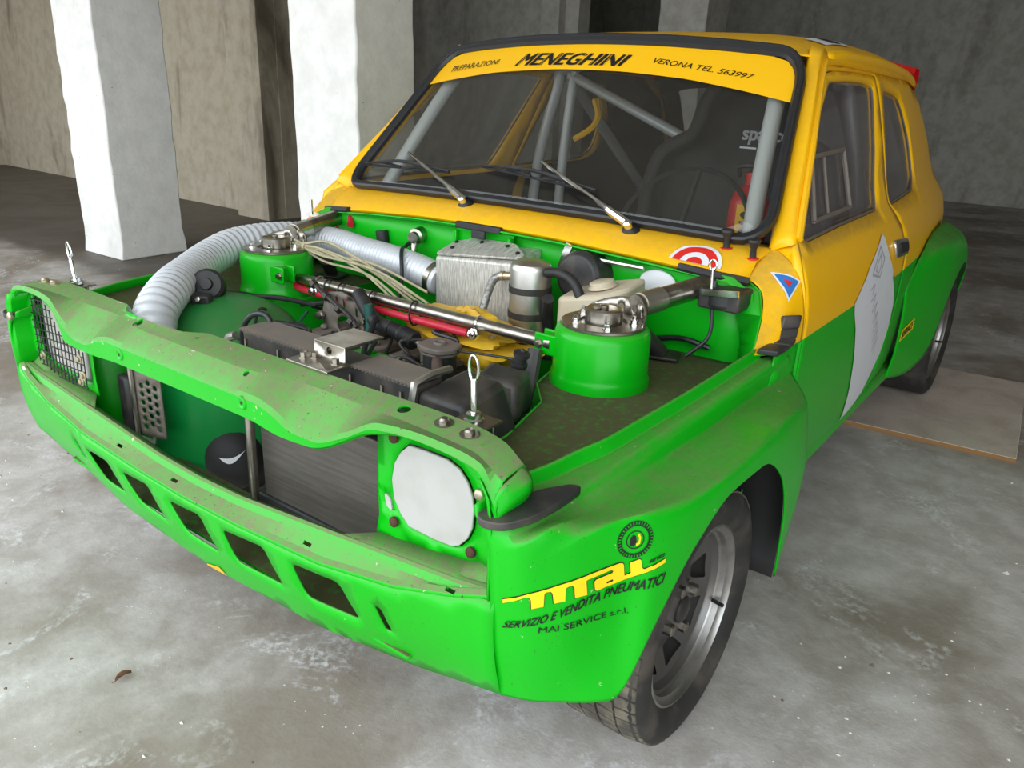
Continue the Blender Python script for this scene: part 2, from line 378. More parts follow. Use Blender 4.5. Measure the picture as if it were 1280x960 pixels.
def pillar(name, x1, y0, wx, wy, rz, mat, label):
    mb = MB(); n = 34; V = []
    # plastered square column with slightly wavy worn arrises
    rnd = random.Random(x1*10)
    for i in range(n+1):
        z = 2.72*i/n
        base = .008*max(0, 1-z/.12)
        for sx, sy in ((-1, -1), (1, -1), (1, 1), (-1, 1)):
            V.append((sx*(wx/2+base)+rnd.uniform(-.005, .005), sy*(wy/2+base)+rnd.uniform(-.005, .005), z))
    Fc = [(i*4+j, i*4+(j+1) % 4, (i+1)*4+(j+1) % 4, (i+1)*4+j) for i in range(n) for j in range(4)]
    mb.add(V, Fc+[(3, 2, 1, 0), tuple(4*n+j for j in range(4))])
    o = mb.build(name, mat, bevel=.008); o.location = (x1-wx/2, y0+wy/2, 0); o.rotation_euler = (0, 0, rz)
    return struct(o, label)
pillar('pillar_1', -3.72, 1.40, .44, .44, .03, PLASTER_W, 'whitewashed square pillar with chipped edges standing clear of the car')
pillar('pillar_2', -1.64, 1.50, .44, .37, 0, PLASTER_W, 'whitewashed square pillar right beside the car')
pillar('pillar_3', -2.06, 6.0, .46, .46, 0, PLASTER_G, 'grey square pillar far behind the car roof')

# ================================================================== THE CAR  (x = car's left, y = rearwards, z = up; front axle at y = 0)
car = empty('race_car', (0, 0, 0), label='green and yellow racing hatchback with its bonnet off and engine bay open', category='car')
ZS = [.20, .24, .30, .45, .60, .68, .76, .80, .83, .85, 1.0, 1.15, 1.19]
XS = [.68, .69, .705, .722, .73, .73, .718, .704, .682, .670, .620, .568, .548]
_zq = np.linspace(.2, 1.19, 200); _xq = pchip(ZS, np.array(XS)[:, None], _zq)[:, 0]
def Xs(y, z):
    t = min(2, max(0, y-1.0))/1.4; return float(np.interp(z, _zq, _xq))-.08*t*t
def Wp(u, v, off=0.0):
    b = np.array([.63*u, .455+.08*u*u, .847-.024*u*u]); t = np.array([.535*u, .82+.06*u*u, 1.228-.030*u*u])
    p = b+(t-b)*v; return p+np.array([0, -.70, .71])*off
def zf(x): return itab(abs(x), [0, .15, .35, .5, .6, .655], [.415, .418, .43, .455, .483, .50])
def yf(x): return itab(abs(x), [0, .35, .5, .6, .655], [-.432, -.430, -.426, -.419, -.409])
def zb(x): return itab(abs(x), [0, .3, .5, .66], [.265, .27, .287, .340])
def yb(x): return itab(abs(x), [0, .3, .5, .66], [-.40, -.390, -.373, -.388])
def zo(x): return itab(abs(x), [0, .12, .35, .45, .6, .655], [.443, .447, .47, .48, .495, .505])
def yv(x, z):
    t = (z-zb(x))/(zf(x)-zb(x)); return yb(x)+(yf(x)-yb(x))*t-.008*4*t*(1-t)

# ---- front slam panel: top beam over the grille opening
def ptab(x, xs, ys): return float(pchip(xs, np.array(ys)[:, None], np.array([min(max(x, xs[0]), xs[-1])]))[0, 0])
def slam_section(x):
    a = abs(x)
    yr = ptab(a, [0, .33, .5, .6, .66], [-.337, -.332, -.327, -.332, -.348])
    if x < 0: yr += ptab(x, [-.29, -.24, -.16, -.07, -.02], [0, -.026, -.030, -.026, 0])
    zr = ptab(a, [0, .55, .62, .66], [.690, .688, .682, .668])
    z1 = ptab(a, [0, .2, .3, .5, .6, .66], [.683, .683, .681, .683, .682, .664])
    y1 = ptab(a, [0, .12, .19, .22, .30, .36, .45, .6, .66], [-.392, -.392, -.385, -.372, -.366, -.368, -.372, -.382, -.395])
    z2 = ptab(a, [0, .21, .25, .30, .34, .40, .46, .53, .59, .63, .648, .66], [.652, .652, .645, .628, .627, .648, .677, .681, .678, .670, .648, .630])
    y2 = ptab(a, [0, .25, .4, .5, .62, .66], [-.424, -.424, -.418, -.408, -.405, -.408])
    zl = ptab(a, [0, .19, .27, .33, .36, .39, .45, .52, .59, .625, .645, .66], [.613, .614, .607, .609, .617, .632, .663, .674, .670, .660, .636, .605])
    if x < 0: zl = ptab(a, [0, .19, .27, .36, .398, .410, .425, .46, .52, .59, .625, .645, .66], [.613, .612, .607, .604, .607, .628, .650, .664, .674, .670, .660, .636, .605]); z2 = max(z2, zl+.006)
    yl = y2+.002
    return [(x, yr+.006, zr-.022), (x, yr, zr-.006), (x, yr-.004, zr), (x, y1+.012, z1+.001), (x, y1, z1-.003), (x, y2+.006, z2+.006), (x, y2, z2-.002), (x, yl, zl+.004), (x, yl+.006, zl), (x, yl+ptab(a, [.55, .60], [.026, .010]), zl+.003)]
mb = MB(); mb.grid([slam_section(x) for x in np.linspace(-.66, .66, 265)])
slam = mb.build('slam_panel', 'green_slam', car, solid=.0025, angle=16, recalc=False)
# end folds of the beam down to the wing
for s in (1, -1):
    mb = MB()
    rows = [[(s*.655, -.350, .668), (s*.662, -.372, .664), (s*.660, -.398, .655), (s*.652, -.408, .63)],
            [(s*.668, -.345, .650), (s*.676, -.362, .645), (s*.672, -.385, .635), (s*.660, -.408, .612)],
            [(s*.664, -.335, .628), (s*.668, -.355, .622), (s*.664, -.378, .615), (s*.650, -.405, .602)]]
    mb.grid(loft(rows, 10, 12), flip=s < 0); mb.build('slam_panel_end', 'green_ledge', car, solid=.002)
# round pressed screws on the beam front and holes along the top
for x, z in ((-.17, .637), (.185, .642)):
    mb = MB(); mb.lathe([(0, .0015), (.006, .0013), (.008, .0025), (.010, .0018), (.0115, -.002)], (x, -.4235, z), (0, -1, 0), 20); mb.lathe([(0, .002), (.003, .0019), (.0035, .001)], (x, -.4235, z), (0, -1, 0), 12, 1)
    mb.build('screw', ['green_body', BLACK], slam)
slam_b = BVHTree.FromPolygons([v.co for v in slam.data.vertices], [tuple(p.vertices) for p in slam.data.polygons])
def on_slam(x, y): return slam_b.ray_cast(Vector((x, y, 1)), Vector((0, 0, -1)))[0].z
cut = MB()
for x, y, r in ((-.18, -.378, .010), (-.06, -.360, .004), (-.02, -.362, .004), (.455, -.352, .010), (-.62, -.365, .008), (.16, -.395, .005)):
    z = on_slam(x, y); cut.lathe([(r, -.012), (r, .012)], (x, y, z), (0, -.08, 1), 18)
for x, y in ((.528, -.352), (.575, -.356), (-.59, -.352), (-.555, -.350)):
    mb = MB(); mb.lathe([(.0135, 0), (.0135, .002), (.0075, .0022), (.0075, .006), (.005, .0085), (0, .009)], (x, y, on_slam(x, y)-.0005), (0, -.05, 1), 20); mb.build('bolt', STEEL if x > 0 else BRASS, slam)

cut_holes(slam, cut)
# ---- hood pins
def hood_pin(x, y, z, h, parent, tilt=(0, 0, 1)):
    mb = MB(); mb.box((x, y+.004, z-.010), (.055, .05, .004)); mb.box((x, y+.012, z-.028), (.05, .004, .036)); b = mb.build('hood_pin', STEEL, parent, bevel=.001)
    a = np.array(tilt, float); a /= np.linalg.norm(a); o = np.array([x, y, z-.008])
    mb = MB(); mb.lathe([(.014, 0), (.014, .004), (.011, .006), (.011, .012), (.0045, .013), (.0045, h-.018), (.003, h-.014)], o, a, 16); mb.build('stud', CHROME, b)
    mb = MB(); pts = [o+a*(h-.018+.018*(1-math.cos(t)))+np.array([.008*math.sin(t), 0, 0]) for t in np.linspace(0, 2*math.pi, 15)]
    mb.tube(pts, .0022, 8, 2); mb.build('eyelet', CHROME, b)
    return b
hood_pin(.545, -.311, .688, .075, slam, (-.03, 0, 1)); hood_pin(-.545, -.311, .688, .07, slam, (-.12, 0, 1))

# ---- lower front: ledge under the grille and slotted apron
mb = MB(); sec = []
for x in np.linspace(-.664, .664, 121):
    a = abs(x); inn = itab(a, [.33, .42], [0, 1])
    sec.append([(x, -.375, zo(x)-.012), (x, -.392, zo(x)-.001), (x, -.397, zo(x)+.002), (x, -.402, zo(x)-.001), (x, -.407, zo(x)-.011), (x, yf(x)+.010, zf(x)+.009), (x, yf(x)+.002, zf(x)+.004), (x, yf(x), zf(x))])
mb.grid(sec); ledge = mb.build('front_ledge', 'green_ledge', car, solid=.0025, angle=14, recalc=False)
cut = MB()
for x in (-.235, .31, -.05, .595): cut.box((x, (yf(x)-.397)/2-.004, (zf(x)+zo(x))/2-.0015), (.018, .006, .03), (.75, 0, 0))
cut_holes(ledge, cut)
out = [(x, zf(x)) for x in np.linspace(-.664, .664, 61)]+[(x, zb(x)) for x in np.linspace(.664, -.664, 61)]
SLOTS = [[(-.361, .398), (-.269, .397), (-.235, .336), (-.318, .336)], [(-.218, .394), (-.122, .399), (-.085, .333), (-.178, .338)], [(-.055, .392), (.045, .399), (.078, .332), (-.018, .339)],
         [(.105, .395), (.218, .406), (.249, .340), (.128, .335)], [(.284, .405), (.392, .416), (.419, .352), (.305, .345)]]
holes = [rounded(q, .014, 4) for q in SLOTS]+[rounded(q, .005, 3) for q in ([(.457, .404), (.471, .403), (.481, .360), (.467, .357)], [(-.415, .402), (-.401, .402), (-.385, .358), (-.399, .357)])]
mb = MB(); sheet(mb, out, holes, lambda x, z: (x, yv(x, z), z), .022)
apron = mb.build('front_apron', 'green_body', car, solid=.003, angle=50)
mb = MB(); mb.grid([[(x, yb(x), zb(x)), (x, yb(x)+.006, zb(x)-.006), (x, yb(x)+.03, zb(x)-.004)] for x in np.linspace(-.664, .664, 61)]); mb.build('apron_lip', 'green_body', apron, solid=.003, recalc=False)
mb = MB(); q = [(.004, .271), (.045, .276), (.062, .274), (.05, .268)]
mb.add([(x, yv(x, z)-.0015, z) for x, z in [(.0, .2655), (.058, .2665), (.048, .284), (.004, .272)]], [(0, 1, 2, 3)]); mb.build('yellow_patch', YSTRIP, apron, recalc=False)
# body-coloured crossmember seen through the slots
mb = MB(); 
for x0, x1 in ((-.56, .56),): mb.box((0, -.320, .316), (1.0, .15, .010)); mb.box((0, -.28, .300), (1.0, .012, .05))
xm = mb.build('crossmember', 'green_shelf', car, bevel=.003)
cut = MB()
for x in (-.12, .03, .17, .33): cut.lathe([(.016, -.02), (.016, .02)], (x, -.335, .316), (0, 0, 1), 18)
cut_holes(xm, cut)
mb = MB(); mb.box((.17, -.34, .335), (.05, .03, .03), (0, .3, .2)); mb.build('tow_bracket', STEEL, xm, bevel=.003)

# ---- headlamp panels
def arcpts(cx, cz, r, a0, a1, n): return [(cx+r*math.cos(math.radians(a)), cz+r*math.sin(math.radians(a))) for a in np.linspace(a0, a1, n)]
PLATE = [(.4767, .6418), (.5077, .6432), (.5461, .6427), (.5669, .6356), (.5808, .6218), (.5894, .6049), (.5933, .5852), (.5908, .5566), (.583, .5377), (.5693, .5222), (.5566, .5157), (.5236, .5138), (.4755, .5154), (.46, .5302), (.4469, .5511), (.4434, .5792), (.4495, .6075), (.4614, .6273)]
def lamp_panel(s):
    yl = -.362
    def mp(x, z): return (s*x, yl-.02*max(0, (x-.60))/.06-.0, z)
    outl = [(.405, .478), (.428, .478), (.50, .488), (.58, .50), (.622, .512), (.648, .53), (.650, .62), (.632, .655), (.58, .676), (.50, .682), (.44, .668), (.412, .640), (.410, .56), (.412, .51)]
    hole = [(.518+(x-.518)*1.03, .579+(z-.579)*1.03) for x, z in PLATE]
    slot = rounded([(.424, .552), (.438, .546), (.441, .524), (.427, .530)], .006, 4)
    holes = [hole, slot] if s > 0 else [rounded([(.425, .50), (.425, .585), (.52, .655), (.615, .66), (.63, .60), (.61, .515)], .012, 3)]
    mb = MB(); sheet(mb, outl, holes, mp, .02)
    # rim walls joining the panel to the beam and the corner post
    o = mb.build('headlamp_panel', 'green_tower', car, solid=.002, angle=40)
    mb = MB(); rim = [(.657, .498), (.658, .56), (.657, .61), (.652, .640), (.640, .660)]
    inn = [(.628, .51), (.632, .56), (.634, .61), (.632, .642), (.622, .664)]
    mb.grid([[(s*a[0], -.410, a[1]), (s*(a[0]-.008), -.404, a[1]), (s*(b[0]+.01), yl-.004, b[1]), (s*b[0], yl+.001, b[1])] for a, b in zip(rim, inn)], flip=s < 0)
    mb.build('corner_post', 'green_tower', o, solid=.002)
    mb = MB(); mb.grid([[(s*x, itab(x, [.362, .416], [-.395, yl]), itab(x, [.362, .41, .50, .58, .65], [zo(.362), .480, .489, .501, .53])), (s*x, itab(x, [.362, .416], [-.3955, -.382]), zo(x)-.002), (s*x, -.396, zo(x)+.001)] for x in np.linspace(.364, .655, 24)], flip=s < 0)
    mb.build('lamp_shelf', 'green_ledge', o, solid=.002)
    return o
lpL = lamp_panel(1); lpR = lamp_panel(-1)
mb = MB(); h = PLATE
mb.prism(h, lambda x, z: (x, -.3665, z), lambda x, z: (x, -.3625, z)); tag(mb.build('headlamp_blanking_plate', ALUSHEET, lpL, bevel=.001), 'scuffed aluminium plate over the headlamp hole')
mb = MB(); mb.prism(rounded([(.425, .551), (.437, .545), (.440, .525), (.428, .531)], .005, 4), lambda x, z: (x, -.3635, z), lambda x, z: (x, -.3605, z)); mb.build('small_blanking_plate', ALUSHEET, lpL)
for x, z, m in ((.449, .645, RUST), (.447, .512, RUST), (.590, .520, RUST), (.602, .612, BRASS), (.570, .4765, BRASS)):
    mb = MB(); y = -.365 if z > .48 else -.40
    mb.lathe([(.008, 0), (.008, .004), (.006, .006), (.003, .007), (0, .0065)], (x, y, z), (0, -1, .1), 6 if m is BRASS else 14); mb.build('bolt', m, lpL)
# wire mesh over the other headlamp hole
mb = MB(); poly = [(-.628, .640), (-.600, .668), (-.545, .640), (-.520, .600), (-.420, .572), (-.418, .495), (-.60, .470), (-.632, .50)]
def clip(p, q):
    ts = [t for t in np.linspace(0, 1, 80) if inpoly(np.array(p)+(np.array(q)-np.array(p))*t, poly)]
    return None if len(ts) < 4 else [np.array(p)+(np.array(q)-np.array(p))*t for t in (ts[0], ts[-1])]
for i in range(15):
    x = -.630+i*.0155; c = clip((x, .45), (x+.012, .69))
    if c: mb.tube([(c[0][0], -.374, c[0][1]), (c[1][0], -.374, c[1][1])], .0013, 5, 1)
for i in range(13):
    z = .468+i*.0162; c = clip((-.64, z), (-.41, z+.012))
    if c: mb.tube([(c[0][0], -.3755, c[0][1]), (c[1][0], -.3755, c[1][1])], .0013, 5, 1)
tag(mb.build('wire_mesh', BLACK, lpR), 'black square wire mesh over the headlamp hole')
for x, z in ((-.435, .555), (-.44, .505), (-.600, .525), (-.428, .52)):
    mb = MB(); mb.lathe([(.0095, 0), (.0095, .002), (.006, .0025), (.0055, .006), (0, .007)], (x, -.376, z), (0, -1, 0), 16); mb.build('bolt', BRASS, lpR)
for x, y, z in ((-.635, -.412, .612), (-.628, -.405, .492)):
    mb = MB(); mb.lathe([(.009, 0), (.009, .005), (.006, .007), (0, .0075)], (x, y, z), (0, -1, .1), 14); mb.build('bolt', BRASS, lpR)
# aluminium air-box behind the mesh
mb = MB(); mb.box((-.535, -.352, .57), (.165, .012, .19)); mb.box((-.51, -.362, .535), (.09, .01, .05), (0, .2, .15)); mb.build('air_scoop', ALUBOX, lpR, bevel=.01)

# ---- front wings with bolted-on flares
def wing(s):
    R_ = [
     [(.628, -.405, .622), (.632, -.408, .612), (.642, -.412, .606), (.650, -.413, .59), (.655, -.413, .57), (.658, -.412, .53), (.661, -.407, .44), (.664, -.388, .340)],
     [(.630, -.375, .628), (.636, -.378, .616), (.668, -.398, .622), (.684, -.402, .608), (.690, -.402, .585), (.694, -.400, .54), (.698, -.392, .44), (.700, -.372, .339)],
     [(.632, -.33, .632), (.638, -.33, .619), (.682, -.35, .631), (.704, -.358, .619), (.714, -.358, .605), (.726, -.358, .575), (.738, -.355, .45), (.736, -.345, .338)],
     [(.645, -.27, .634), (.651, -.27, .620), (.690, -.28, .634), (.708, -.28, .622), (.720, -.28, .608), (.764, -.28, .598), (.774, -.28, .47), (.785, -.298, .337)],
     [(.655, -.21, .637), (.661, -.21, .623), (.694, -.22, .637), (.711, -.23, .625), (.725, -.235, .607), (.784, -.24, .600), (.797, -.245, .53), (.808, -.25, .427)],
     [(.667, -.157, .640), (.673, -.157, .626), (.697, -.157, .640), (.713, -.157, .628), (.728, -.157, .606), (.802, -.157, .603), (.812, -.157, .575), (.818, -.16, .522)],
     [(.675, -.05, .645), (.681, -.05, .631), (.702, -.05, .644), (.716, -.05, .630), (.729, -.05, .606), (.808, -.05, .606), (.817, -.05, .590), (.822, -.05, .566)],
     [(.683, .07, .650), (.689, .07, .636), (.706, .07, .648), (.718, .07, .633), (.730, .07, .607), (.808, .07, .605), (.818, .07, .590), (.823, .07, .562)],
     [(.688, .18, .655), (.694, .18, .641), (.709, .18, .652), (.720, .18, .635), (.730, .18, .606), (.806, .19, .597), (.818, .19, .560), (.822, .19, .499)],
     [(.691, .28, .659), (.697, .28, .645), (.711, .28, .655), (.722, .29, .635), (.730, .30, .604), (.803, .28, .585), (.818, .28, .470), (.818, .27, .386)],
     [(.692, .33, .661), (.698, .33, .647), (.712, .36, .656), (.723, .37, .635), (.730, .40, .598), (.798, .35, .567), (.815, .34, .42), (.812, .30, .29)],
     [(.693, .36, .663), (.699, .36, .649), (.714, .42, .657), (.724, .45, .635), (.730, .49, .588), (.785, .42, .552), (.808, .392, .40), (.805, .33, .215)]]
    R2 = []
    for k, r_ in enumerate(R_):
        r_ = [np.array(p, float) for p in r_]; o_ = []
        if k >= 1:      # upright flange, flat shoulder, short vertical band, then the flare shelf
            zi = r_[0][2]; r_[1][2] = zi-.021; r_[2][2] = zi-.021; r_[2][0] = max(r_[2][0], r_[0][0]+.024); r_[3] = np.array([r_[2][0]+.010, r_[3][1], zi-.033])
            if k >= 3: r_[4][0] = .722; r_[4][2] = min(.592, r_[4][2]); r_[5][2] = min(r_[5][2], .606 if k <= 4 else .596)
        for i, p in enumerate(r_):
            if i in (1, 2, 3, 4, 5): o_ += [p+(r_[i-1]-p)*.05, p+(r_[i+1]-p)*.05]
            else: o_.append(p)
        R2.append(o_)
    G = loft(R2, 80, 110, 70); G[:, :, 0] *= s
    mb = MB(); mb.grid(G, flip=s < 0); o = mb.build('front_wing', 'green_body', car, solid=.004, angle=24, recalc=False)
    # strip of body side between the flare and the door
    mb = MB(); sheet(mb, [(.34, .25), (.499, .25), (.499, .652), (.36, .652)], [], lambda y, z: (s*(Xs(y, z)-.005), y, z), .04)
    mb.build('wing_tail', 'green_body', o, solid=.003)
    # black wheel-house
    mb = MB(); n = 28; rows = []
    for a in np.radians(np.linspace(-12, 165, n)): rows.append([(s*x, .07+.30*math.cos(a)*k, .255+.315*math.sin(a)*k) for x, k in ((.76 if a > 1.9 else .79, 1.0), (.70, 1.0), (.50, 1.0), (.46, .8))])
    mb.grid(rows); mb.build('wheel_house', INTER, car, solid=.003)
    # rubber buffers for the bonnet corners
    mb = MB(); pts = [(.633, -.412), (.648, -.421), (.674, -.414), (.695, -.382), (.706, -.335), (.710, -.290), (.694, -.292), (.668, -.325), (.645, -.37)]
    mb.prism(rounded(pts, .012, 3), lambda x, y: (s*x, y, .606+.014*(y+.41)/.12), lambda x, y: (s*x, y, .617+.014*(y+.41)/.12)); mb.build('rubber_buffer', PLAST, o, bevel=.004)
    mb = MB(); P = [(.722, .435, .715), (.722, .428, .690), (.724, .415, .672), (.722, .385, .664), (.716, .34, .660)]
    for i in range(len(P)-1):
        a, b = np.array(P[i]), np.array(P[i+1]); d = b-a; u_ = np.array([.012, .017, 0]) if i < 2 else np.array([.018, .006, 0]); nn = np.cross(d, u_); nn = nn/np.linalg.norm(nn)*.006
        V = [a-u_-nn, a+u_-nn, b+u_-nn, b-u_-nn, a-u_+nn, a+u_+nn, b+u_+nn, b-u_+nn]; V = [(s*p[0], p[1], p[2]) for p in V]
        mb.add(V, [(0, 1, 2, 3), (7, 6, 5, 4), (0, 4, 5, 1), (1, 5, 6, 2), (2, 6, 7, 3), (3, 7, 4, 0)])
    mb.build('rubber_strip', PLAST, o, bevel=.003)
    return o
wingL = wing(1); wingR = wing(-1)

# ---- cowl, screen pillars, roof, sides
FE = ([-.62, -.55, -.4, -.2, 0, .2, .4, .55, .62], [.45, .42, .395, .38, .375, .38, .395, .42, .45], [.766, .775, .790, .803, .807, .803, .790, .775, .766])
mb = MB(); rows = []
for u in np.linspace(-1, 1, 49):
    x = .62*u; y = itab(x, FE[0], FE[1]); z = itab(x, FE[0], FE[2]); w0 = Wp(u, -.015)
    rows.append([(x, y+.012, z-.016), (x, y, z-.003), (x, y+.004, z+.001), (x*.995+w0[0]*.005, y*.55+w0[1]*.45, z*.5+w0[2]*.5+.003), tuple(w0+np.array([0, .0, -.004])), tuple(Wp(u, .05)+np.array([0, .03, -.03]))])
mb.grid(rows); cowl = mb.build('cowl', 'yellow_body', car, solid=.003, angle=30, recalc=False)
def half_body(s):
    rows = [[(.604, .452, .763), (.62, .45, .766), (.642, .443, .760), (.662, .428, .745), (.675, .405, .715), (.688, .355, .672), (.692, .33, .650)],
            [(.608, .492, .789), (.626, .49, .793), (.655, .478, .784), (.685, .462, .766), (.706, .437, .725), (.716, .40, .68), (.719, .38, .650)],
            [(.612, .536, .812), (.632, .535, .820), (.664, .520, .810), (.696, .501, .790), (.718, .499, .745), (.729, .499, .69), (.7305, .499, .650)]]
    G = loft(rows, 20, 40); G[:, :, 0] *= s
    mb = MB(); mb.grid(G, flip=s > 0)
    mb.grid([[(s*p[0], p[1], p[2]) for p in r_] for r_ in ([(.632, .535, .820), (.664, .520, .810), (.696, .501, .790), (.704, .501, .80)], [tuple(Wp(1, .03)), (.655, .538, .836), (.672, .537, .838), (Xs(.535, .838)+.002, .537, .838)])], flip=s < 0)
    post = mb.build('scuttle_side', 'body_livery', car, solid=.003, angle=45)
    # body side with door aperture and rear wheel cut-out
    door = [(.508, .262), (.506, .60), (.504, .79), (.545, .835), (.72, .992), (.925, 1.168), (.99, 1.176), (1.20, 1.181), (1.435, 1.180), (1.39, 1.0), (1.352, .85), (1.40, .785), (1.44, .70), (1.45, .50), (1.42, .35), (1.36, .262)]
    dwin = rounded([(.943, 1.150), (1.118, 1.158), (1.283, 1.160), (1.385, 1.152), (1.308, 1.003), (1.216, .842), (.842, .837), (.573, .830), (.619, .88), (.705, .966), (.834, 1.082)], .025, 3)
    qwin = rounded([(1.491, 1.146), (1.636, 1.143), (1.763, 1.124), (1.847, 1.012), (1.856, .891), (1.789, .852), (1.357, .840), (1.421, 1.0)], .035, 3)
    arch = [(2.29+.305*math.cos(a), .28+.30*math.sin(a)) for a in np.radians(np.linspace(-5, 185, 22))]
    outl = [(.500, .25), (.500, .80), (.535, .838), (.715, 1.0), (.90, 1.172), (.97, 1.188), (1.5, 1.190), (2.0, 1.185), (2.13, 1.165), (2.25, 1.10), (2.45, .90), (2.60, .72), (2.66, .60), (2.66, .35), (2.56, .255)]+arch+[(1.90, .235)]
    def mp(off=0): return lambda y, z: (s*(Xs(y, z)+off), y, z)
    mb = MB(); sheet(mb, outl, [door, qwin], mp(), .05); side = mb.build('body_side', 'body_livery', car, solid=.018, angle=60)
    dcen = np.mean(np.array(door), 0)
    shrunk = []
    for i, p in enumerate(door):
        a, b = np.array(door[i-1]), np.array(door[(i+1) % len(door)]); t = b-a; nrm = np.array([-t[1], t[0]])/np.linalg.norm(t)
        q = np.array(p)+nrm*.004
        if not inpoly(q, door): q = np.array(p)-nrm*.004
        shrunk.append(tuple(q))
    mb = MB(); sheet(mb, shrunk, [dwin], mp(), .04); dr = mb.build('door', 'body_livery', car, solid=.018, angle=60)
    # plexiglass, riveted in
    def pane(name, poly, par, off):
        mb = MB(); cen = np.mean(np.array(poly), 0); big = [tuple(cen+(np.array(p)-cen)*1.03) for p in poly]
        sheet(mb, big, [], mp(off), .03); return mb.build(name, PLEXI, par, solid=.002, angle=60)
    pane('window_pane', dwin, dr, -.010); pane('quarter_pane', qwin, side, -.010)
    for poly, par in ((dwin, dr), (qwin, side)):
        P = densify(poly, .02); mb = MB(); L = [(s*(Xs(y, z)-.009), y, z) for y, z in P]; mb.tube(L+[L[0]], .004, 6, 1, cap=False)
        mb.build('window_surround', GREYPL, par)
    mb = MB(); sheet(mb, [(1.48, .30), (1.46, .85), (1.50, 1.18), (2.0, 1.17), (2.2, 1.08), (2.55, .70), (2.58, .32)], [[(1.6+(y-1.6)*1.04, 1.0+(z-1.0)*1.04) for y, z in qwin]], mp(-.034), .06); mb.build('quarter_trim', INTER, side, solid=.003, angle=60)
    # drip rail
    mb = MB(); P = [(.545, .842), (.72, 1.005), (.907, 1.172), (.983, 1.192), (1.149, 1.195), (1.5, 1.192), (2.0, 1.186), (2.12, 1.17)]
    mb.tube([(s*(Xs(y, min(z, 1.19))+.004), y, z) for y, z in P], .008, 8, 6); mb.build('drip_rail', 'yellow_body', side)
    # screen pillar skin
    rows = []
    for v in np.linspace(0, 1.1, 18):
        y, z = itab(v, [0, .5, .9, 1, 1.1], [.535, .715, .88, .93, .975]), itab(v, [0, .5, .9, 1, 1.1], [.836, 1.0, 1.155, 1.182, 1.203])
        a = Wp(1.0, itab(v, [0, 1, 1.1], [-.02, 1.0, 1.07])); b = np.array([Xs(y, z)+.002, y, z]); m_ = (a+b)/2+np.array([.012, -.010, .006])
        rows.append([(s*p[0], p[1], p[2]) for p in (a+np.array([-.01, .01, -.01]), a, m_, b, b+np.array([-.02, .02, 0]))])
    mb = MB(); mb.grid(loft(rows, 18, 14), flip=s < 0); mb.build('screen_pillar', 'yellow_body', car, solid=.003, angle=50, recalc=False)
    # rear flare
    def rl(y, rr): return .28+math.sqrt(max(0, rr*rr-(y-2.225)**2))
    rows = [[(.716, 1.60, .56), (.719, 1.62, .48), (.716, 1.64, .36), (.700, 1.66, .25)],
            [(.715, 1.75, .655), (.735, 1.75, .60), (.742, 1.77, .42), (.728, 1.80, .235)],
            [(.700, 1.92, .69), (.752, 1.92, .655), (.765, 1.93, .50), (.762, 1.965, .28)],
            [(.690, 2.05, .70), (.758, 2.05, .66), (.775, 2.06, .58), (.778, 2.07, .46)],
            [(.675, 2.29, .70), (.748, 2.29, .655), (.772, 2.29, .615), (.778, 2.29, .565)],
            [(.655, 2.46, .69), (.730, 2.46, .645), (.758, 2.46, .58), (.768, 2.47, .51)],
            [(.635, 2.60, .60), (.690, 2.60, .58), (.725, 2.60, .45), (.735, 2.58, .30)]]
    G = loft(rows, 40, 26); G[:, :, 0] *= s
    mb = MB(); mb.grid(G, flip=s < 0); fl = mb.build('rear_flare', 'green_body', car, solid=.004, angle=45, recalc=False)
    mb = MB(); rows = []
    for a in np.radians(np.linspace(-5, 180, 24)): rows.append([(s*x, 2.30+.30*math.cos(a)*k, .275+.31*math.sin(a)*k) for x, k in ((.70, 1.0), (.44, 1.0), (.40, .8))])
    mb.grid(rows); mb.build('wheel_house', INTER, car, solid=.003)
    mb = MB(); mb.box((s*.655, 1.15, .262), (.09, 1.5, .05)); mb.build('sill', 'green_body', car, bevel=.012)
    mb = MB(); mb.grid([[(s*p[0], p[1], p[2]), (s*(p[0]-.004), p[1]+.003, p[2]-.006), (s*(p[0]-.05), .402, p[2]-.006)] for p in ((.62, .45, .766), (.655, .435, .752), (.675, .405, .715), (.688, .355, .672), (.692, .33, .650), (.692, .33, .61))], flip=s < 0)
    mb.build('scuttle_return', 'green_bay', post, solid=.002)
    return side, dr, fl, post
sideL, doorL, flareL, postL = half_body(1); sideR, doorR, flareR, postR = half_body(-1)
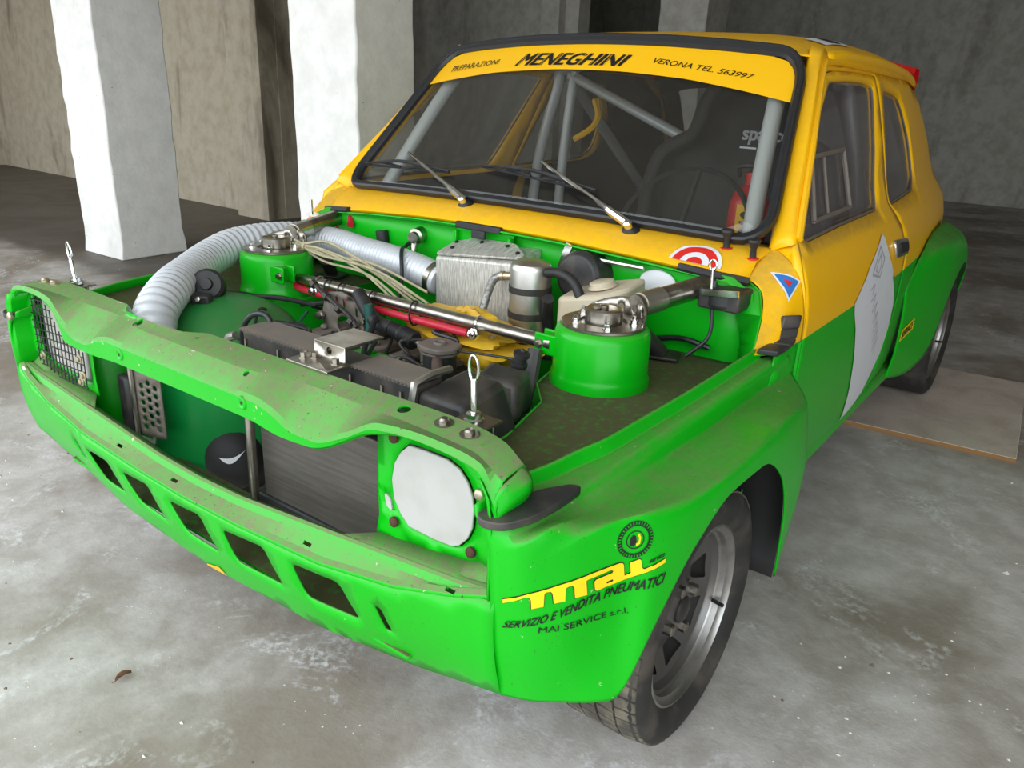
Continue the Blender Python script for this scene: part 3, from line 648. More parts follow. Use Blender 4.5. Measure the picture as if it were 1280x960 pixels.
# roof
rows = []
for y, zc, ze, xw in ((0, 0, 0, 0), (.93, 1.247, 1.218, .53), (1.1, 1.270, 1.222, .545), (1.4, 1.279, 1.222, .542), (1.8, 1.264, 1.214, .525), (2.05, 1.240, 1.198, .508), (2.13, 1.222, 1.185, .50)):
    r = []
    for u in np.linspace(-1, 1, 21):
        if y == 0: p = Wp(u, 1.0)+np.array([0, .0, .002]); r.append(tuple(p)); continue
        e = abs(u)**6; r.append((xw*1.03*u, y+.03*u*u*(1 if y < 1 else 0), zc-(zc-ze)*(.35*u*u+.45*abs(u)**8)-.012*e))
    rows.append(r)
mb = MB(); mb.grid(loft(rows, 60, 81)); roof = mb.build('roof', 'yellow_body', car, solid=.003, angle=60)
for s in (1, -1):   # roof edge down to the gutter
    mb = MB(); R2 = []
    for y, z, xw in ((.93, 1.20, .53), (1.1, 1.205, .545), (1.4, 1.205, .542), (1.8, 1.198, .525), (2.05, 1.184, .508), (2.13, 1.17, .50)):
        zt = itab(y, [.93, 1.1, 1.4, 1.8, 2.05, 2.13], [1.247-.029*.8-.012, 1.270-.048*.8-.012, 1.279-.057*.8-.012, 1.264-.05*.8-.012, 1.24-.042*.8-.012, 1.222-.037*.8-.012])
        yy = y+(.03 if y < 1 else 0); X2 = Xs(yy, min(1.19, z-.012))+.006
        R2.append([(s*xw*1.03, yy, zt), (s*(xw*1.03*.45+X2*.55+.004), yy, zt*.55+(z-.012)*.45), (s*X2, yy, z-.012)])
    mb.grid(loft(R2, 30, 8), flip=s < 0); mb.build('roof_edge', 'yellow_body', roof, solid=.003, recalc=False)
# tailgate and tail
ed = [(2.13, 1.165), (2.25, 1.10), (2.45, .90), (2.60, .72), (2.66, .60), (2.66, .35), (2.6, .27)]
def tail(off):
    def f(u, t):
        y = itab(t, range(7), [p[0] for p in ed]); z = itab(t, range(7), [p[1] for p in ed])
        return ((Xs(y, z)-off*.5)*u, y+.02*(1-u*u)-off, z+(.045*(1-u*u)*max(0, 1-t)))
    return f
tg_out = [(-1, 0), (1, 0), (1, 6), (-1, 6)]; tg_win = rounded([(-.82, .55), (.82, .55), (.84, 2.3), (-.84, 2.3)], .2, 4)
mb = MB(); sheet(mb, tg_out, [tg_win], tail(0), .22); tg = mb.build('tailgate', 'body_livery', car, solid=.003, angle=60)
mb = MB(); sheet(mb, [(u*.98, t) for u, t in tg_out], [tg_win], tail(.03), .22); mb.build('tailgate_trim', INTER, tg, solid=.003, angle=60)
mb = MB(); sheet(mb, [(u*1.03, t+(t-1.4)*.03) for u, t in tg_win], [], tail(.012), .3); mb.build('rear_pane', PLEXI, tg, angle=60)
mb = MB(); mb.grid([[(x, 2.06+.05*(1-(x/.5)**2)+dy, itab(abs(x), [0, .4, .52], [1.247, 1.232, 1.205])+dz) for dy, dz in ((0, 0), (.02, .02), (.075, .018), (.085, -.02), (.06, -.05), (.02, -.04))] for x in np.linspace(-.52, .52, 25)]); tag(mb.build('roof_spoiler', REDPL, car), 'red roof spoiler over the tailgate')
# floor pan, bulkhead, interior shell
mb = MB(); mb.box((0, 1.5, .28), (1.3, 2.1, .03)); mb.build('floor_pan', INTER, car)
mb = MB(); mb.grid([[(x, .56-.05*(1-(x/.6)**2)+dy, z) for dy, z in ((0, .815), (.16, .80), (.20, .77), (.22, .62))] for x in np.linspace(-.60, .60, 17)]); mb.build('dashboard', INTER, car, solid=.01)

# ---- windscreen, rubber seal, sunstrip, lettering, wipers
NU = 40
def rr_loop(u0, u1, v0, v1, r, n=7):
    P = []
    for cu, cv, a0 in ((u1-r, v1-r*1.6, 0), (u0+r, v1-r*1.6, 90), (u0+r, v0+r*1.6, 180), (u1-r, v0+r*1.6, 270)):
        for a in np.radians(np.linspace(a0, a0+90, n)): P.append((cu+r*math.cos(a), cv+1.6*r*math.sin(a)))
    return P
GL = rr_loop(-.975, .975, .015, .965, .09)
mb = MB(); sheet(mb, GL, [], lambda u, v: tuple(Wp(u, v, .004)), .08); ws = mb.build('windscreen', WGLASS, car, solid=.004, angle=60)
L = [Wp(u, v, .008) for u, v in densify(rr_loop(-.987, .987, -.005, .985, .10), .05)]
mb = MB(); mb.tube(L+[L[0]], .0125, 8, 1, cap=False); mb.build('screen_rubber', RUBBER, ws)
L = [Wp(u, v, .016) for u, v in densify(rr_loop(-.994, .994, -.016, 1.0, .105), .05)]
mb = MB(); mb.tube(L+[L[0]], .007, 8, 1, cap=False); mb.build('screen_rubber_lip', RUBBER, ws)
low = lambda u: itab(u, [-1, -.5, -.1, .24, .54, .78, 1], [.735, .785, .800, .797, .780, .748, .712])
mb = MB(); st = [(u, low(u)) for u in np.linspace(-.968, .968, 40)]+[(.968, .84), (.955, .90), (.92, .945), (.86, .962)]+[(u, .963) for u in np.linspace(.8, -.8, 30)]+[(-.86, .962), (-.92, .945), (-.955, .90), (-.968, .84)]
sheet(mb, st, [], lambda u, v: tuple(Wp(u, v, .0065)), .06); strip = mb.build('sunstrip', YSTRIP, ws, angle=60)
def on_ws(body, q, shear=0, bold=0, name='lettering', slashes=0):
    V, Fc = text2d(body, shear, bold); mb = MB(); mb.add([Wp(*bil(q, a, b), .0078) for a, b in V], Fc); o = mb.build(name, INK, strip, recalc=False, flat=True)
    if slashes:
        mb = MB()
        for i in range(slashes):
            a = (i+.42)/slashes; mb.add([Wp(*bil(q, a+du, b), .0086) for du, b in ((-.018, 0), (-.014, 0), (.022, 1), (.018, 1))], [(0, 1, 2, 3)])
        mb.build('letter_slashes', YSTRIP, strip, recalc=False)['kind'] = 'stuff'
    return o
on_ws('MENEGHINI', [(-.385, .823), (.245, .826), (.245, .900), (-.385, .909)], .45, .035, slashes=9)
on_ws('PREPARAZIONI', [(-.845, .815), (-.505, .845), (-.515, .880), (-.865, .862)], .25)
on_ws('VERONA TEL. 563997', [(.355, .858), (.800, .815), (.806, .845), (.36, .889)], .25, .004)
def wiper(sp, tip, b0, b1):
    o = np.array(sp); mb = MB()
    mb.lathe([(.022, -.012), (.022, .002), (.016, .012), (.010, .018), (0, .019)], o, (0, -.6, .8), 18); w_ = mb.build('wiper', BLACK, car)
    a = o+np.array([0, -.012, .020]); tipP = Wp(*tip, .034); d = tipP-a
    mb = MB(); mb.lathe([(.010, 0), (.010, .016), (.006, .02)], o+np.array([0, -.008, .012]), (0, -.6, .8), 14); mb.tube([a, a+d*.22], [.010, .009], 8, 1); mb.build('arm_head', CHROME, w_)
    mb = MB(); mb.tube([a+d*.2, a+d*.35+np.array([0, -.004, .004]), tipP], [.0075, .005, .0035], 6, 3); mb.build('arm', CHROME, w_)
    p0, p1 = Wp(*b0, .012), Wp(*b1, .012); mb = MB(); mb.tube([p0, p1], .0035, 6, 1); e = np.array([0, -.010, .011])
    for f0, f1 in ((0, .45), (.55, 1)): mb.tube([p0+(p1-p0)*f0+e*.3, p0+(p1-p0)*(f0+f1)/2+e, p0+(p1-p0)*f1+e*.3], .0035, 6, 3)
    mb.tube([p0+(p1-p0)*.2+e, p0+(p1-p0)*.5+e*1.8, p0+(p1-p0)*.8+e], .005, 6, 3); mb.build('blade', BLACK, w_)
wiper(tuple(Wp(-.155, -.06)+np.array([0, -.003, .004])), (-.63, .185), (-.95, .13), (-.34, .115)); wiper(tuple(Wp(.545, -.06)+np.array([0, -.003, .004])), (.115, .195), (-.18, .168), (.37, .108))
for x, y in ((-.19, .402), (.215, .404), (-.45, .43), (.02, .398)):
    mb = MB(); mb.lathe([(.005, 0), (.004, .002), (0, .0025)], (x, y+.012, itab(x, FE[0], FE[2])+.011), (0, -.4, .9), 10); mb.build('screw', BLACK, cowl)
# cowl stickers, knobs and rubber strips
def cowl_pt(x, t, off=.0015):
    u = x/.62; y = itab(x, FE[0], FE[1])+.004; z = itab(x, FE[0], FE[2])+.001; m_ = Wp(u, -.015); p0 = np.array([x, y, z]); p2 = m_+np.array([0, 0, -.004])
    p1 = np.array([x, y*.55+m_[1]*.45-.0018, z*.5+m_[2]*.5+.003]); p = p0+(p1-p0)*t*2 if t < .5 else p1+(p2-p1)*(t-.5)*2
    return p+np.array([0, -.5, .86])*off
def disc_on(fn, c, r, n=28): return [fn(c[0]+r*math.cos(a)*.052, c[1]+r*math.sin(a)*.62) for a in np.linspace(0, 2*math.pi, n, endpoint=False)]
mb = MB(); cc = (.515, .05); 
for r, o_, m_ in ((1, .0015, 0), (.86, .0020, 1), (.55, .0025, 0), (.30, .0030, 1)):
    P = []
    for a in np.linspace(0, math.pi, 24): P.append(cowl_pt(cc[0]+r*.052*math.cos(a), cc[1]+.62*r*math.sin(a), o_+.004))
    mb.add(P, [tuple(range(24))], m_)
mb.build('round_sticker', [WHITE, RINK], cowl, recalc=False, flat=True)
for x, t in ((.545, .80), (.607, .60)):
    p = cowl_pt(x, t, 0); mb = MB(); mb.lathe([(.013, 0), (.013, .003)], p, (0, -.1, 1), 16, 1); mb.lathe([(.007, .003), (.006, .020), (.010, .030), (.013, .036), (.012, .040), (0, .041)], p, (0, -.1, 1), 16, 0); mb.build('rubber_knob', [BLACK, RINK], cowl)
for s in (1, -1):
    mb = MB(); mb.tube([(s*x, itab(s*x, FE[0], FE[1])-.006, itab(s*x, FE[0], FE[2])-.004) for x in (.49, .54, .58, .625)], .010, 6, 3); mb.build('bonnet_seal', BLACK, cowl)
mb = MB(); mb.box((-.005, .368, .797), (.135, .014, .016)); mb.box((.0, .362, .782), (.04, .010, .020)); mb.build('bonnet_seal', BLACK, cowl, bevel=.003)
PB = BVHTree.FromPolygons([v.co for v in postL.data.vertices], [tuple(p.vertices) for p in postL.data.polygons])
TA, TB, TC = [np.array(p) for p in ((.6540, .4760, .781), (.7080, .4985, .770), (.7059, .4500, .736))]
def tri_sticker(k, off, mat, name):
    c = (TA+TB+TC)/3; A, B, C_ = [c+(p-c)*k for p in (TA, TB, TC)]; mb = MB(); n = 8; V = []; ix = {}
    for i in range(n+1):
        for j in range(n+1-i):
            p = A*(1-(i+j)/n)+B*i/n+C_*j/n; h = PB.find_nearest(Vector(p)); nn = h[1] if h[1].dot(Vector((1, -.5, 1))) > 0 else -h[1]; ix[(i, j)] = len(V); V.append(tuple(h[0]+nn*off))
    Fc = [(ix[i, j], ix[i+1, j], ix[i, j+1]) for i in range(n) for j in range(n-i)]+[(ix[i+1, j], ix[i+1, j+1], ix[i, j+1]) for i in range(n) for j in range(n-i-1)]
    mb.add(V, Fc); return mb.build(name, mat, postL, angle=60)
tri_sticker(1.0, .0012, WHITE, 'triangular_sticker'); tri_sticker(.78, .0020, BINK, 'sticker_print'); tri_sticker(.25, .0027, RINK, 'sticker_print')

# ---- interior: cage, seat, extinguisher, door card
def cage_tube(pts, r=.0195, m=CAGE):
    mb = MB(); mb.tube(pts, r, 14, 6); mb.build('roll_cage_tube', m, car)
for s in (1, -1):
    cage_tube([(s*.60, .62, .30), (s*.575, .60, .74), (s*.550, .625, .84), (s*.487, .85, 1.14), (s*.47, .95, 1.175), (s*.46, 1.4, 1.19)])
    cage_tube([(s*.60, 1.40, .30), (s*.575, 1.40, .80), (s*.50, 1.40, 1.10), (s*.44, 1.40, 1.185), (0, 1.40, 1.205)])
    cage_tube([(s*.46, 1.42, 1.15), (s*.46, 2.2, .62)])
cage_tube([(-.45, 1.40, 1.16), (-.2, 1.40, 1.06), (.45, 1.40, .80)], .017); cage_tube([(-.43, 1.40, 1.17), (-.46, 1.40, .85), (-.48, 1.40, .40)], .017)
cage_tube([(-.48, .905, 1.16), (0, .90, 1.185), (.48, .905, 1.16)], .017)
mb = MB()
def seat_prof(w_, y, z): return [(.30+sx*w_*k, y+dy, z) for sx, k, dy in ((-1, 1.0, -.06), (-1, 1.0, 0), (-1, .6, .05), (0, 0, .06), (1, .6, .05), (1, 1.0, 0), (1, 1.0, -.06))]
rows = [seat_prof(.23, .80, .50), seat_prof(.24, .95, .46), seat_prof(.23, 1.10, .50), seat_prof(.235, 1.14, .66), seat_prof(.25, 1.17, .82), seat_prof(.235, 1.20, .93), seat_prof(.14, 1.22, 1.0), seat_prof(.125, 1.24, 1.08), seat_prof(.10, 1.25, 1.13)]
mb.grid(loft(rows, 40, 26)); seat = mb.build('race_seat', INTER, car, solid=-.035, angle=60)
V, Fc = text2d('sparco', 0, .03); mb = MB(); mb.add([bil([(.296, 1.145, .985), (.44, 1.125, .985), (.44, 1.135, 1.022), (.296, 1.155, 1.022)], a, b) for a, b in V], Fc); tag(mb.build('seat_lettering', WHITE, seat, recalc=False, flat=True))
mb = MB(); mb.add([bil([(.296, 1.144, .974), (.346, 1.136, .974), (.346, 1.136, .979), (.296, 1.144, .979)], a, b) for a, b in ((0, 0), (1, 0), (1, 1), (0, 1))], [(0, 1, 2, 3)]); mb.build('seat_lettering', WHITE, seat, recalc=False, flat=True)
mb = MB(); mb.lathe([(.0, -.02), (.045, -.02), (.05, 0), (.05, .19), (.04, .22), (.018, .24), (.018, .27)], (.425, .93, .66), (0, 0, 1), 24); ex = mb.build('fire_extinguisher', REDPL, car); ex['label'] = 'red fire extinguisher strapped upright beside the seat'
mb = MB(); mb.grid([[(.425+.0508*math.cos(a), .93+.0508*math.sin(a), z) for a in np.radians(np.linspace(-105, -45, 8))] for z in (.69, .855)]); lb = mb.build('label', YSTRIP, ex, recalc=False)
for i, ch in enumerate('Sal'):
    V, Fc = text2d(ch, 0, .03); mb = MB(); z0 = .805-.044*i
    mb.add([(.425+.0514*math.cos(math.radians(-92+34*a)), .93+.0514*math.sin(math.radians(-92+34*a)), z0+b*.034) for a, b in V], Fc); mb.build('label_letter', INK, lb, recalc=False, flat=True)
mb = MB(); mb.tube([(.39, .93, .92), (.40, .90, .945), (.46, .90, .945), (.47, .92, .90)], .006, 6, 4); mb.tube([(.425, .93, .90), (.425, .93, .955)], .012, 8, 1); mb.build('valve', BLACK, ex)
mb = MB(); mb.lathe([(.168, 0), (.175, .01), (.182, 0), (.175, -.01)], (.30, .80, .78), (0, -.85, .5), 36, closed=True)
for a in (90, 210, 330): mb.tube([(.30, .80, .78), (.30+.17*math.cos(math.radians(a)), .80+.17*math.sin(math.radians(a))*.5, .78+.17*math.sin(math.radians(a))*.85)], .008, 6, 1)
mb.build('steering_wheel', BLACK, car)
for y0, z0, y1, z1, x in ((1.36, 1.07, 1.37, .98, -.33), ):
    mb = MB(); mb.tube([(x, 1.38, 1.08), (x+.03, 1.36, 1.03), (x+.02, 1.34, .99), (x-.04, 1.33, .95)], .011, 6, 5); mb.tube([(.02, 1.30, .90), (.025, 1.30, .875)], .015, 8, 1); mb.build('harness_strap', YSTRIP, seat)
for s in (1, -1):
    mb = MB(); sheet(mb, [(.55, .30), (1.40, .30), (1.40, .825), (.56, .815)], [], lambda y, z: (s*(Xs(y, z)-.035), y, z), .08); mb.build('door_card', INTER, doorL if s > 0 else doorR, solid=.003)
# sliding pane frame in the door window
P = [(.735, .99), (.985, .998), (.972, .868), (.690, .862)]
mb = MB(); L = [(Xs(y, z)-.004, y, z) for y, z in P]
for i in range(4): mb.tube([L[i], L[(i+1) % 4]], .006, 6, 1)
mb.tube([L[0]+np.array([0, .09, .002]) if False else (Xs(.83, .99)-.006, .83, .99), (Xs(.80, .866)-.006, .80, .866)], .004, 6, 1)
mb.build('sliding_window_frame', GREYPL, doorL)

# ---- door furniture and side graphics (thin vinyl on the body side)
def side_decal(name, mat, poly, parent, off=.0022, step=.03):
    mb = MB(); sheet(mb, poly, [], lambda y, z: (Xs(y, z)+off, y, z), step); return mb.build(name, mat, parent, angle=60)
wp = [(1.135, .792), (1.075, .764), (.989, .726), (.884, .656), (.905, .625), (.943, .584), (1.02, .48), (1.085, .365), (1.125, .268), (1.20, .268), (1.32, .30), (1.41, .40), (1.425, .48), (1.395, .557), (1.297, .657), (1.20, .727), (1.156, .781)]
white = side_decal('white_patch', WHITE, wp, doorL); white['label'] = 'pointed white blank where a race number was on the door'
def stroke(name, pts, wdt, parent, mat=GINK):
    mb = MB(); P = np.array(pts)
    for a, b in zip(P[:-1], P[1:]):
        d = b-a; d = np.array([-d[1], d[0]])/np.linalg.norm(d)*wdt; mb.add([(Xs(*p)+.0032, p[0], p[1]) for p in (a-d, a+d, b+d, b-d)], [(0, 1, 2, 3)])
    mb.build(name, mat, parent, recalc=False, flat=True)
stroke('pencil_mark', [(1.02, .705), (1.10, .765), (1.14, .73), (1.10, .688), (1.02, .705)], .003, white); stroke('pencil_mark', [(1.05, .712), (1.10, .745), (1.11, .72), (1.08, .70), (1.05, .712)], .002, white)
for k in range(7): stroke('pencil_mark', [(1.02+.035*k, .665-.035*k), (1.06+.035*k, .675-.03*k), (1.055+.035*k, .648-.035*k)], .0016, white)
mb = MB(); mb.prism(rounded([(1.25, .762), (1.43, .750), (1.435, .704), (1.26, .712)], .02, 4), lambda y, z: (Xs(y, z)-.002, y, z), lambda y, z: (Xs(y, z)+.010, y, z)); hd = mb.build('door_handle', CHROME, doorL, bevel=.004)
mb = MB(); mb.prism(rounded([(1.30, .750), (1.415, .742), (1.418, .714), (1.31, .720)], .012, 4), lambda y, z: (Xs(y, z)+.006, y, z), lambda y, z: (Xs(y, z)+.013, y, z)); mb.build('handle_grip', BLACK, hd, bevel=.003)

# ---- wheels
def wheel(s, y, zc, R_=.239, w_=.17, xo=.748, camber=0.0, name='wheel', hi=True):
    """s: side; xo: outer face of rim; built around its own centre then placed"""
    mb = MB(); ax = (1, 0, 0)
    rp = [(.157, -.012), (.170, -.010), (.172, -.004), (.170, .0), (.165, .001), (.161, -.006), (.154, -.010), (.152, -.020), (.148, -.024), (.146, -.032), (.142, -.036), (.140, -.10), (.153, -.15), (.170, -.16), (.168, -.165)]
    mb.lathe(rp[:9], (0, 0, 0), ax, 64, 1, cap=False); mb.lathe(rp[8:], (0, 0, 0), ax, 64, 0, cap=False)
    circ = [(.1425*math.cos(a), .1425*math.sin(a)) for a in np.linspace(0, 2*math.pi, 56, endpoint=False)]; holes = []
    for k in range(8):
        a = 2*math.pi*k/8+.2; P = [(.098, -.17), (.098, .17), (.132, .25), (.132, -.25)]; holes.append(rounded([(r*math.cos(a+da), r*math.sin(a+da)) for r, da in P], .006, 3))
    def mp(d):
        def f(u, v):
            r = math.hypot(u, v); return (itab(r, [0, .045, .055, .075, .095, .1425], [-.030, -.030, -.044, -.054, -.058, -.036])-d, u, v)
        return f
    sheet(mb, circ, holes, mp(0), .018, 0); rim = mb.build(name, [RIM, RIMLIP], car, solid=.006 if False else 0, angle=32)
    mb = MB(); tp = [(.166, -.165), (.185, -.178), (.210, -.180), (R_-.012, -.170), (R_-.004, -.155), (R_-.004, -.08), (R_-.004, -.002), (R_-.007, .004), (R_-.014, .010), (.212, .015), (.195, .014), (.180, .007), (.169, .0), (.163, -.01)]
    mb.lathe(tp, (0, 0, 0), ax, 64, 0, cap=False)
    tyre = mb.build('tyre', TYRE, rim, angle=45)
    if hi:
        mb = MB(); N = 52
        for k in range(N):
            for j, (x0, x1) in enumerate(((-.168, -.138), (-.133, -.103), (-.098, -.068), (-.063, -.033), (-.028, .006))):
                a0 = 2*math.pi*(k+.5*(j % 2))/N; da = 2*math.pi/N*.80; V = []
                for r in (R_-.010, R_):
                    for x, a in ((x0, a0), (x1, a0+.02), (x1, a0+.02+da), (x0, a0+da)):
                        rr_ = r-(.006 if (x > 0 or x < -.16) and r == R_ else 0); V.append((x, rr_*math.cos(a), rr_*math.sin(a)))
                mb.add(V, [(0, 1, 2, 3), (4, 5, 6, 7), (0, 1, 5, 4), (1, 2, 6, 5), (2, 3, 7, 6), (3, 0, 4, 7)])
        tr = mb.build('tread_blocks', TREAD, rim); tr['kind'] = 'stuff'
    mb = MB(); mb.lathe([(.026, -.04), (.026, -.026), (.022, -.022), (.010, -.020), (0, -.020)], (0, 0, 0), ax, 24); mb.build('hub_cap', DARKMET, rim)
    for k in range(4):
        a = math.pi/2*k+.35; mb = MB(); mb.lathe([(.015, -.05), (.015, -.040), (.0115, -.039), (.0115, -.022), (.008, -.020), (.005, -.020), (0, -.021)], (0, .049*math.cos(a), .049*math.sin(a)), ax, 6); mb.build('wheel_nut', STEEL, rim, flat=True)
    mb = MB(); mb.tube([(-.020, .132, -.05), (.004, .124, -.047)], .004, 8, 1); mb.build('valve_stem', BLACK, rim)
    mb = MB(); mb.lathe([(.10, -.09), (.118, -.09), (.118, -.10), (.05, -.10), (.05, -.06), (0, -.06)], (0, 0, 0), ax, 32); mb.build('brake_disc', DARKMET, rim)
    rim.location = (s*xo, y, zc); rim.rotation_euler = (0, math.radians(camber)*s, math.pi if s < 0 else 0)
    return rim
wheel(1, .079, .239, .239, xo=.748); wheel(-1, .079, .239, .239, xo=.748, hi=False)
wheel(1, 2.335, .254, .236, xo=.742, hi=False); wheel(-1, 2.335, .236, .236, xo=.742, hi=False)


# ================================================================== engine bay
XI = ([-.41, -.34, -.27, -.21, -.157, -.05, .07, .18, .28, .33, .42], [.628, .632, .645, .655, .667, .675, .683, .688, .691, .692, .693], [.615, .618, .620, .623, .626, .631, .636, .641, .645, .647, .66])
mb = MB(); fwo = [(-.66, .30), (.66, .30), (.66, .66), (.645, .745), (.60, .772), (.4, .786), (.2, .797), (0, .800), (-.2, .797), (-.4, .786), (-.60, .772), (-.645, .745), (-.66, .66)]
sheet(mb, fwo, [], lambda x, z: (x, .43-.02*math.cos(x*2), z), .08); fwall = mb.build('firewall', 'green_bay', car, solid=.004)
mb = MB(); mb.grid([[(x, itab(x, FE[0], FE[1])+dy, itab(x, FE[0], FE[2])+dz) for dy, dz in ((-.014, -.010), (-.010, -.008), (-.004, -.012), (.012, -.018), (.035, -.026))] for x in np.linspace(-.60, .60, 41)]); mb.build('gutter_flange', 'green_tower', fwall, solid=.002)
def inner_wing(s):
    def zz(x, y):
        xo, zo_ = itab(y, XI[0], XI[1]), itab(y, XI[0], XI[2]); return itab(x, [xo-.05, xo], [.598, zo_-.006])
    outl = [(.634, -.350), (.56, -.340), (.515, -.30), (.50, -.17), (.46, -.02), (.40, .05), (.375, .15), (.385, .43), (.655, .43), (.690, .33), (.687, .18), (.681, .07), (.665, -.157), (.643, -.27)]
    mb = MB(); sheet(mb, outl, [], lambda x, y: (s*x, y, zz(x, y)), .04); o = mb.build('inner_wing', 'green_shelf', car, solid=.003, angle=50)
    mb = MB(); edge = [(.56, -.340), (.515, -.30), (.50, -.17), (.46, -.02), (.40, .05), (.375, .15), (.385, .43)]
    mb.grid([[(s*x, y, .600), (s*x, y, .595), (s*(x-.01), y, .56), (s*(x-.03), y, .44), (s*(x-.04), y, .37 if y < -.2 else .27)] for x, y in edge]); mb.build('inner_wing_wall', 'green_bay', o, solid=.003, angle=45)
    # suspension tower
    c = np.array([s*.473, .146, 0.])
    mb = MB(); mb.lathe([(.094, .585), (.093, .612), (.091, .618), (.089, .624), (.088, .690), (.085, .700), (.078, .706), (.05, .707)], c, (0, 0, 1), 48, cap=False); tw = mb.build('suspension_tower', 'green_tower', car, angle=60)
    mb = MB(); mb.lathe([(.076, .7065), (.078, .7075), (.078, .7115), (.076, .713), (.044, .713), (.044, .709)], c, (0, 0, 1), 44); mb.lathe([(.034, .709), (.034, .735), (.031, .738), (.024, .738), (.022, .730), (.008, .730), (.008, .742), (.004, .743), (0, .743)], c, (0, 0, 1), 28, 1); pm = mb.build('top_mount', [STEEL, STEEL], tw, angle=30)
    for a in np.radians([20, 92, 164, 236, 308]):
        p = c+np.array([.056*math.cos(a), .056*math.sin(a), .713]); mb = MB(); mb.lathe([(.009, 0), (.009, .0015), (.0068, .002), (.0068, .008), (.004, .0085), (.004, .015), (0, .0155)], p, (0, 0, 1), 6); mb.build('nut', CHROME, tw)
    # upright gusset with lightening holes and stay tube to the bulkhead
    mb = MB(); c2 = c[:2]; a0, a1 = (5, 150) if s > 0 else (30, 175)
    arc = np.radians(np.linspace(a0, a1, 25)); top = lambda t: .716+.030*math.sin(math.pi*t)**.8
    def gm(t, z):
        a = math.radians(a0+(a1-a0)*t); return (c2[0]+.077*math.cos(a), c2[1]+.077*math.sin(a), z)
    po_ = [(t, .710) for t in np.linspace(0, 1, 12)]+[(t, top(t)) for t in np.linspace(1, 0, 16)]
    hs = [[(t0+.035*math.cos(q), .726+.006*math.sin(q)) for q in np.linspace(0, 2*math.pi, 10, endpoint=False)] for t0 in (.3, .46, .62)]
    sheet(mb, po_, hs, gm, .03); mb.build('gusset', STEEL, tw, solid=.003)
    stay = [np.array([s*.50, .215, .733]), np.array([s*.556, .430, .750])]
    mb = MB(); mb.tube(stay, .0215, 18, 1); st_ = mb.build('tower_stay', STEEL, car)
    mb = MB(); d = (stay[1]-stay[0]); mb.tube([stay[0]+d*.05, stay[0]+d*.3], .0235, 18, 1); mb.build('stay_sleeve', ALU, st_)
    # lug for the cross brace
    mb = MB(); mb.box((s*.392, .115, .664), (.052, .006, .040)); mb.box((s*.392, .084, .664), (.052, .006, .040)); mb.box((s*.400, .099, .664), (.03, .03, .034)); mb.build('brace_lug', 'green_tower', tw, bevel=.003)
    mb = MB(); mb.lathe([(.010, -.004), (.010, .004), (.006, .0045), (.006, .010), (0, .011)], (s*.378, .082, .664), (0, -1, 0), 6); mb.build('lug_bolt', STEEL, tw)
    mb = MB(); mb.box((s*.500, .345, .606), (.075, .055, .006), (0, 0, .3)); mb.tube([(s*.500, .345, .61), (s*.470, .30, .66)], .017, 12, 1); mb.build('steel_foot', DARKMET, car, bevel=.002)
    return o
iwL = inner_wing(1); iwR = inner_wing(-1)
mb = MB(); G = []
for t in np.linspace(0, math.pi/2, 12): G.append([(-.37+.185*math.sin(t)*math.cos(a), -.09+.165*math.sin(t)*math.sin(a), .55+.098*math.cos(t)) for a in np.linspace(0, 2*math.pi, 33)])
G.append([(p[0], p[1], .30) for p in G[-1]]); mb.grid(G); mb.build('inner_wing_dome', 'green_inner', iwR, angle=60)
# cross brace with red hose, ties and clips
B0, B1 = np.array([-.395, .145, .647]), np.array([.392, .095, .665])
mb = MB(); mb.tube([B0, B1], .0135, 20, 1); mb.tube([B0-(B1-B0)*.012, B0+(B1-B0)*.004], .016, 16, 1); mb.tube([B1-(B1-B0)*.004, B1+(B1-B0)*.012], .016, 16, 1); brace = mb.build('strut_brace', STEEL, car)
off = np.array([0, -.012, -.021])
mb = MB(); mb.tube([B0+(B1-B0)*t+off+np.array([0, 0, dz]) for t, dz in ((.0, .01), (.04, 0), (.2, -.001), (.45, 0), (.75, .001))], .0085, 12, 4); mb.build('red_hose', RED, car)
for t in (.17, .235, .375, .545):
    mb = MB(); p = B0+(B1-B0)*t; L = [p+np.array([0, -.006, -.009])+np.array([0, .020*math.cos(a)*.9, .0265*math.sin(a)]) for a in np.linspace(0, 2*math.pi, 17)]; mb.tube(L, .0022, 6, 1, cap=False); mb.build('cable_tie', WIRE, brace)
for t in (.115, .775):
    p = B0+(B1-B0)*t; mb = MB(); L = [p+np.array([0, .0155*math.cos(a), .0155*math.sin(a)]) for a in np.linspace(0, 2*math.pi, 17)]; mb.tube(L, .003, 6, 1, cap=False)
    q = p+np.array([0, -.018, -.016]); mb.lathe([(.012, -.006), (.012, .002), (.009, .003), (.009, .010), (.005, .011), (.005, .015), (0, .016)], q, (0, -1, .2), 6); mb.build('hose_clip', CHROME, brace)
# corrugated ducts
def duct(name, pts, r, turns, mat=DUCT):
    P = smooth_path(pts, 14); seg = np.linalg.norm(np.diff(P, axis=0), axis=1); L = np.r_[0, np.cumsum(seg)]; n = turns*4+1
    q = np.linspace(0, L[-1], n); Q = np.stack([np.interp(q, L, P[:, i]) for i in range(3)], 1); rad = [r+(.0022 if i % 4 in (1, 2) else -.0012) for i in range(n)]
    mb = MB(); mb.tube(Q, rad, 26, 1); return mb.build(name, mat, car, angle=70)
duct('air_duct', [(-.290, -.292, .575), (-.335, -.262, .640), (-.40, -.185, .672), (-.495, -.08, .676), (-.570, .02, .685), (-.602, .11, .70), (-.602, .20, .705), (-.59, .30, .700), (-.56, .34, .69)], .042, 42)
duct('air_duct', [(-.56, .33, .700), (-.47, .345, .698), (-.36, .335, .692), (-.25, .328, .688), (-.15, .326, .678), (-.085, .326, .664)], .036, 40)
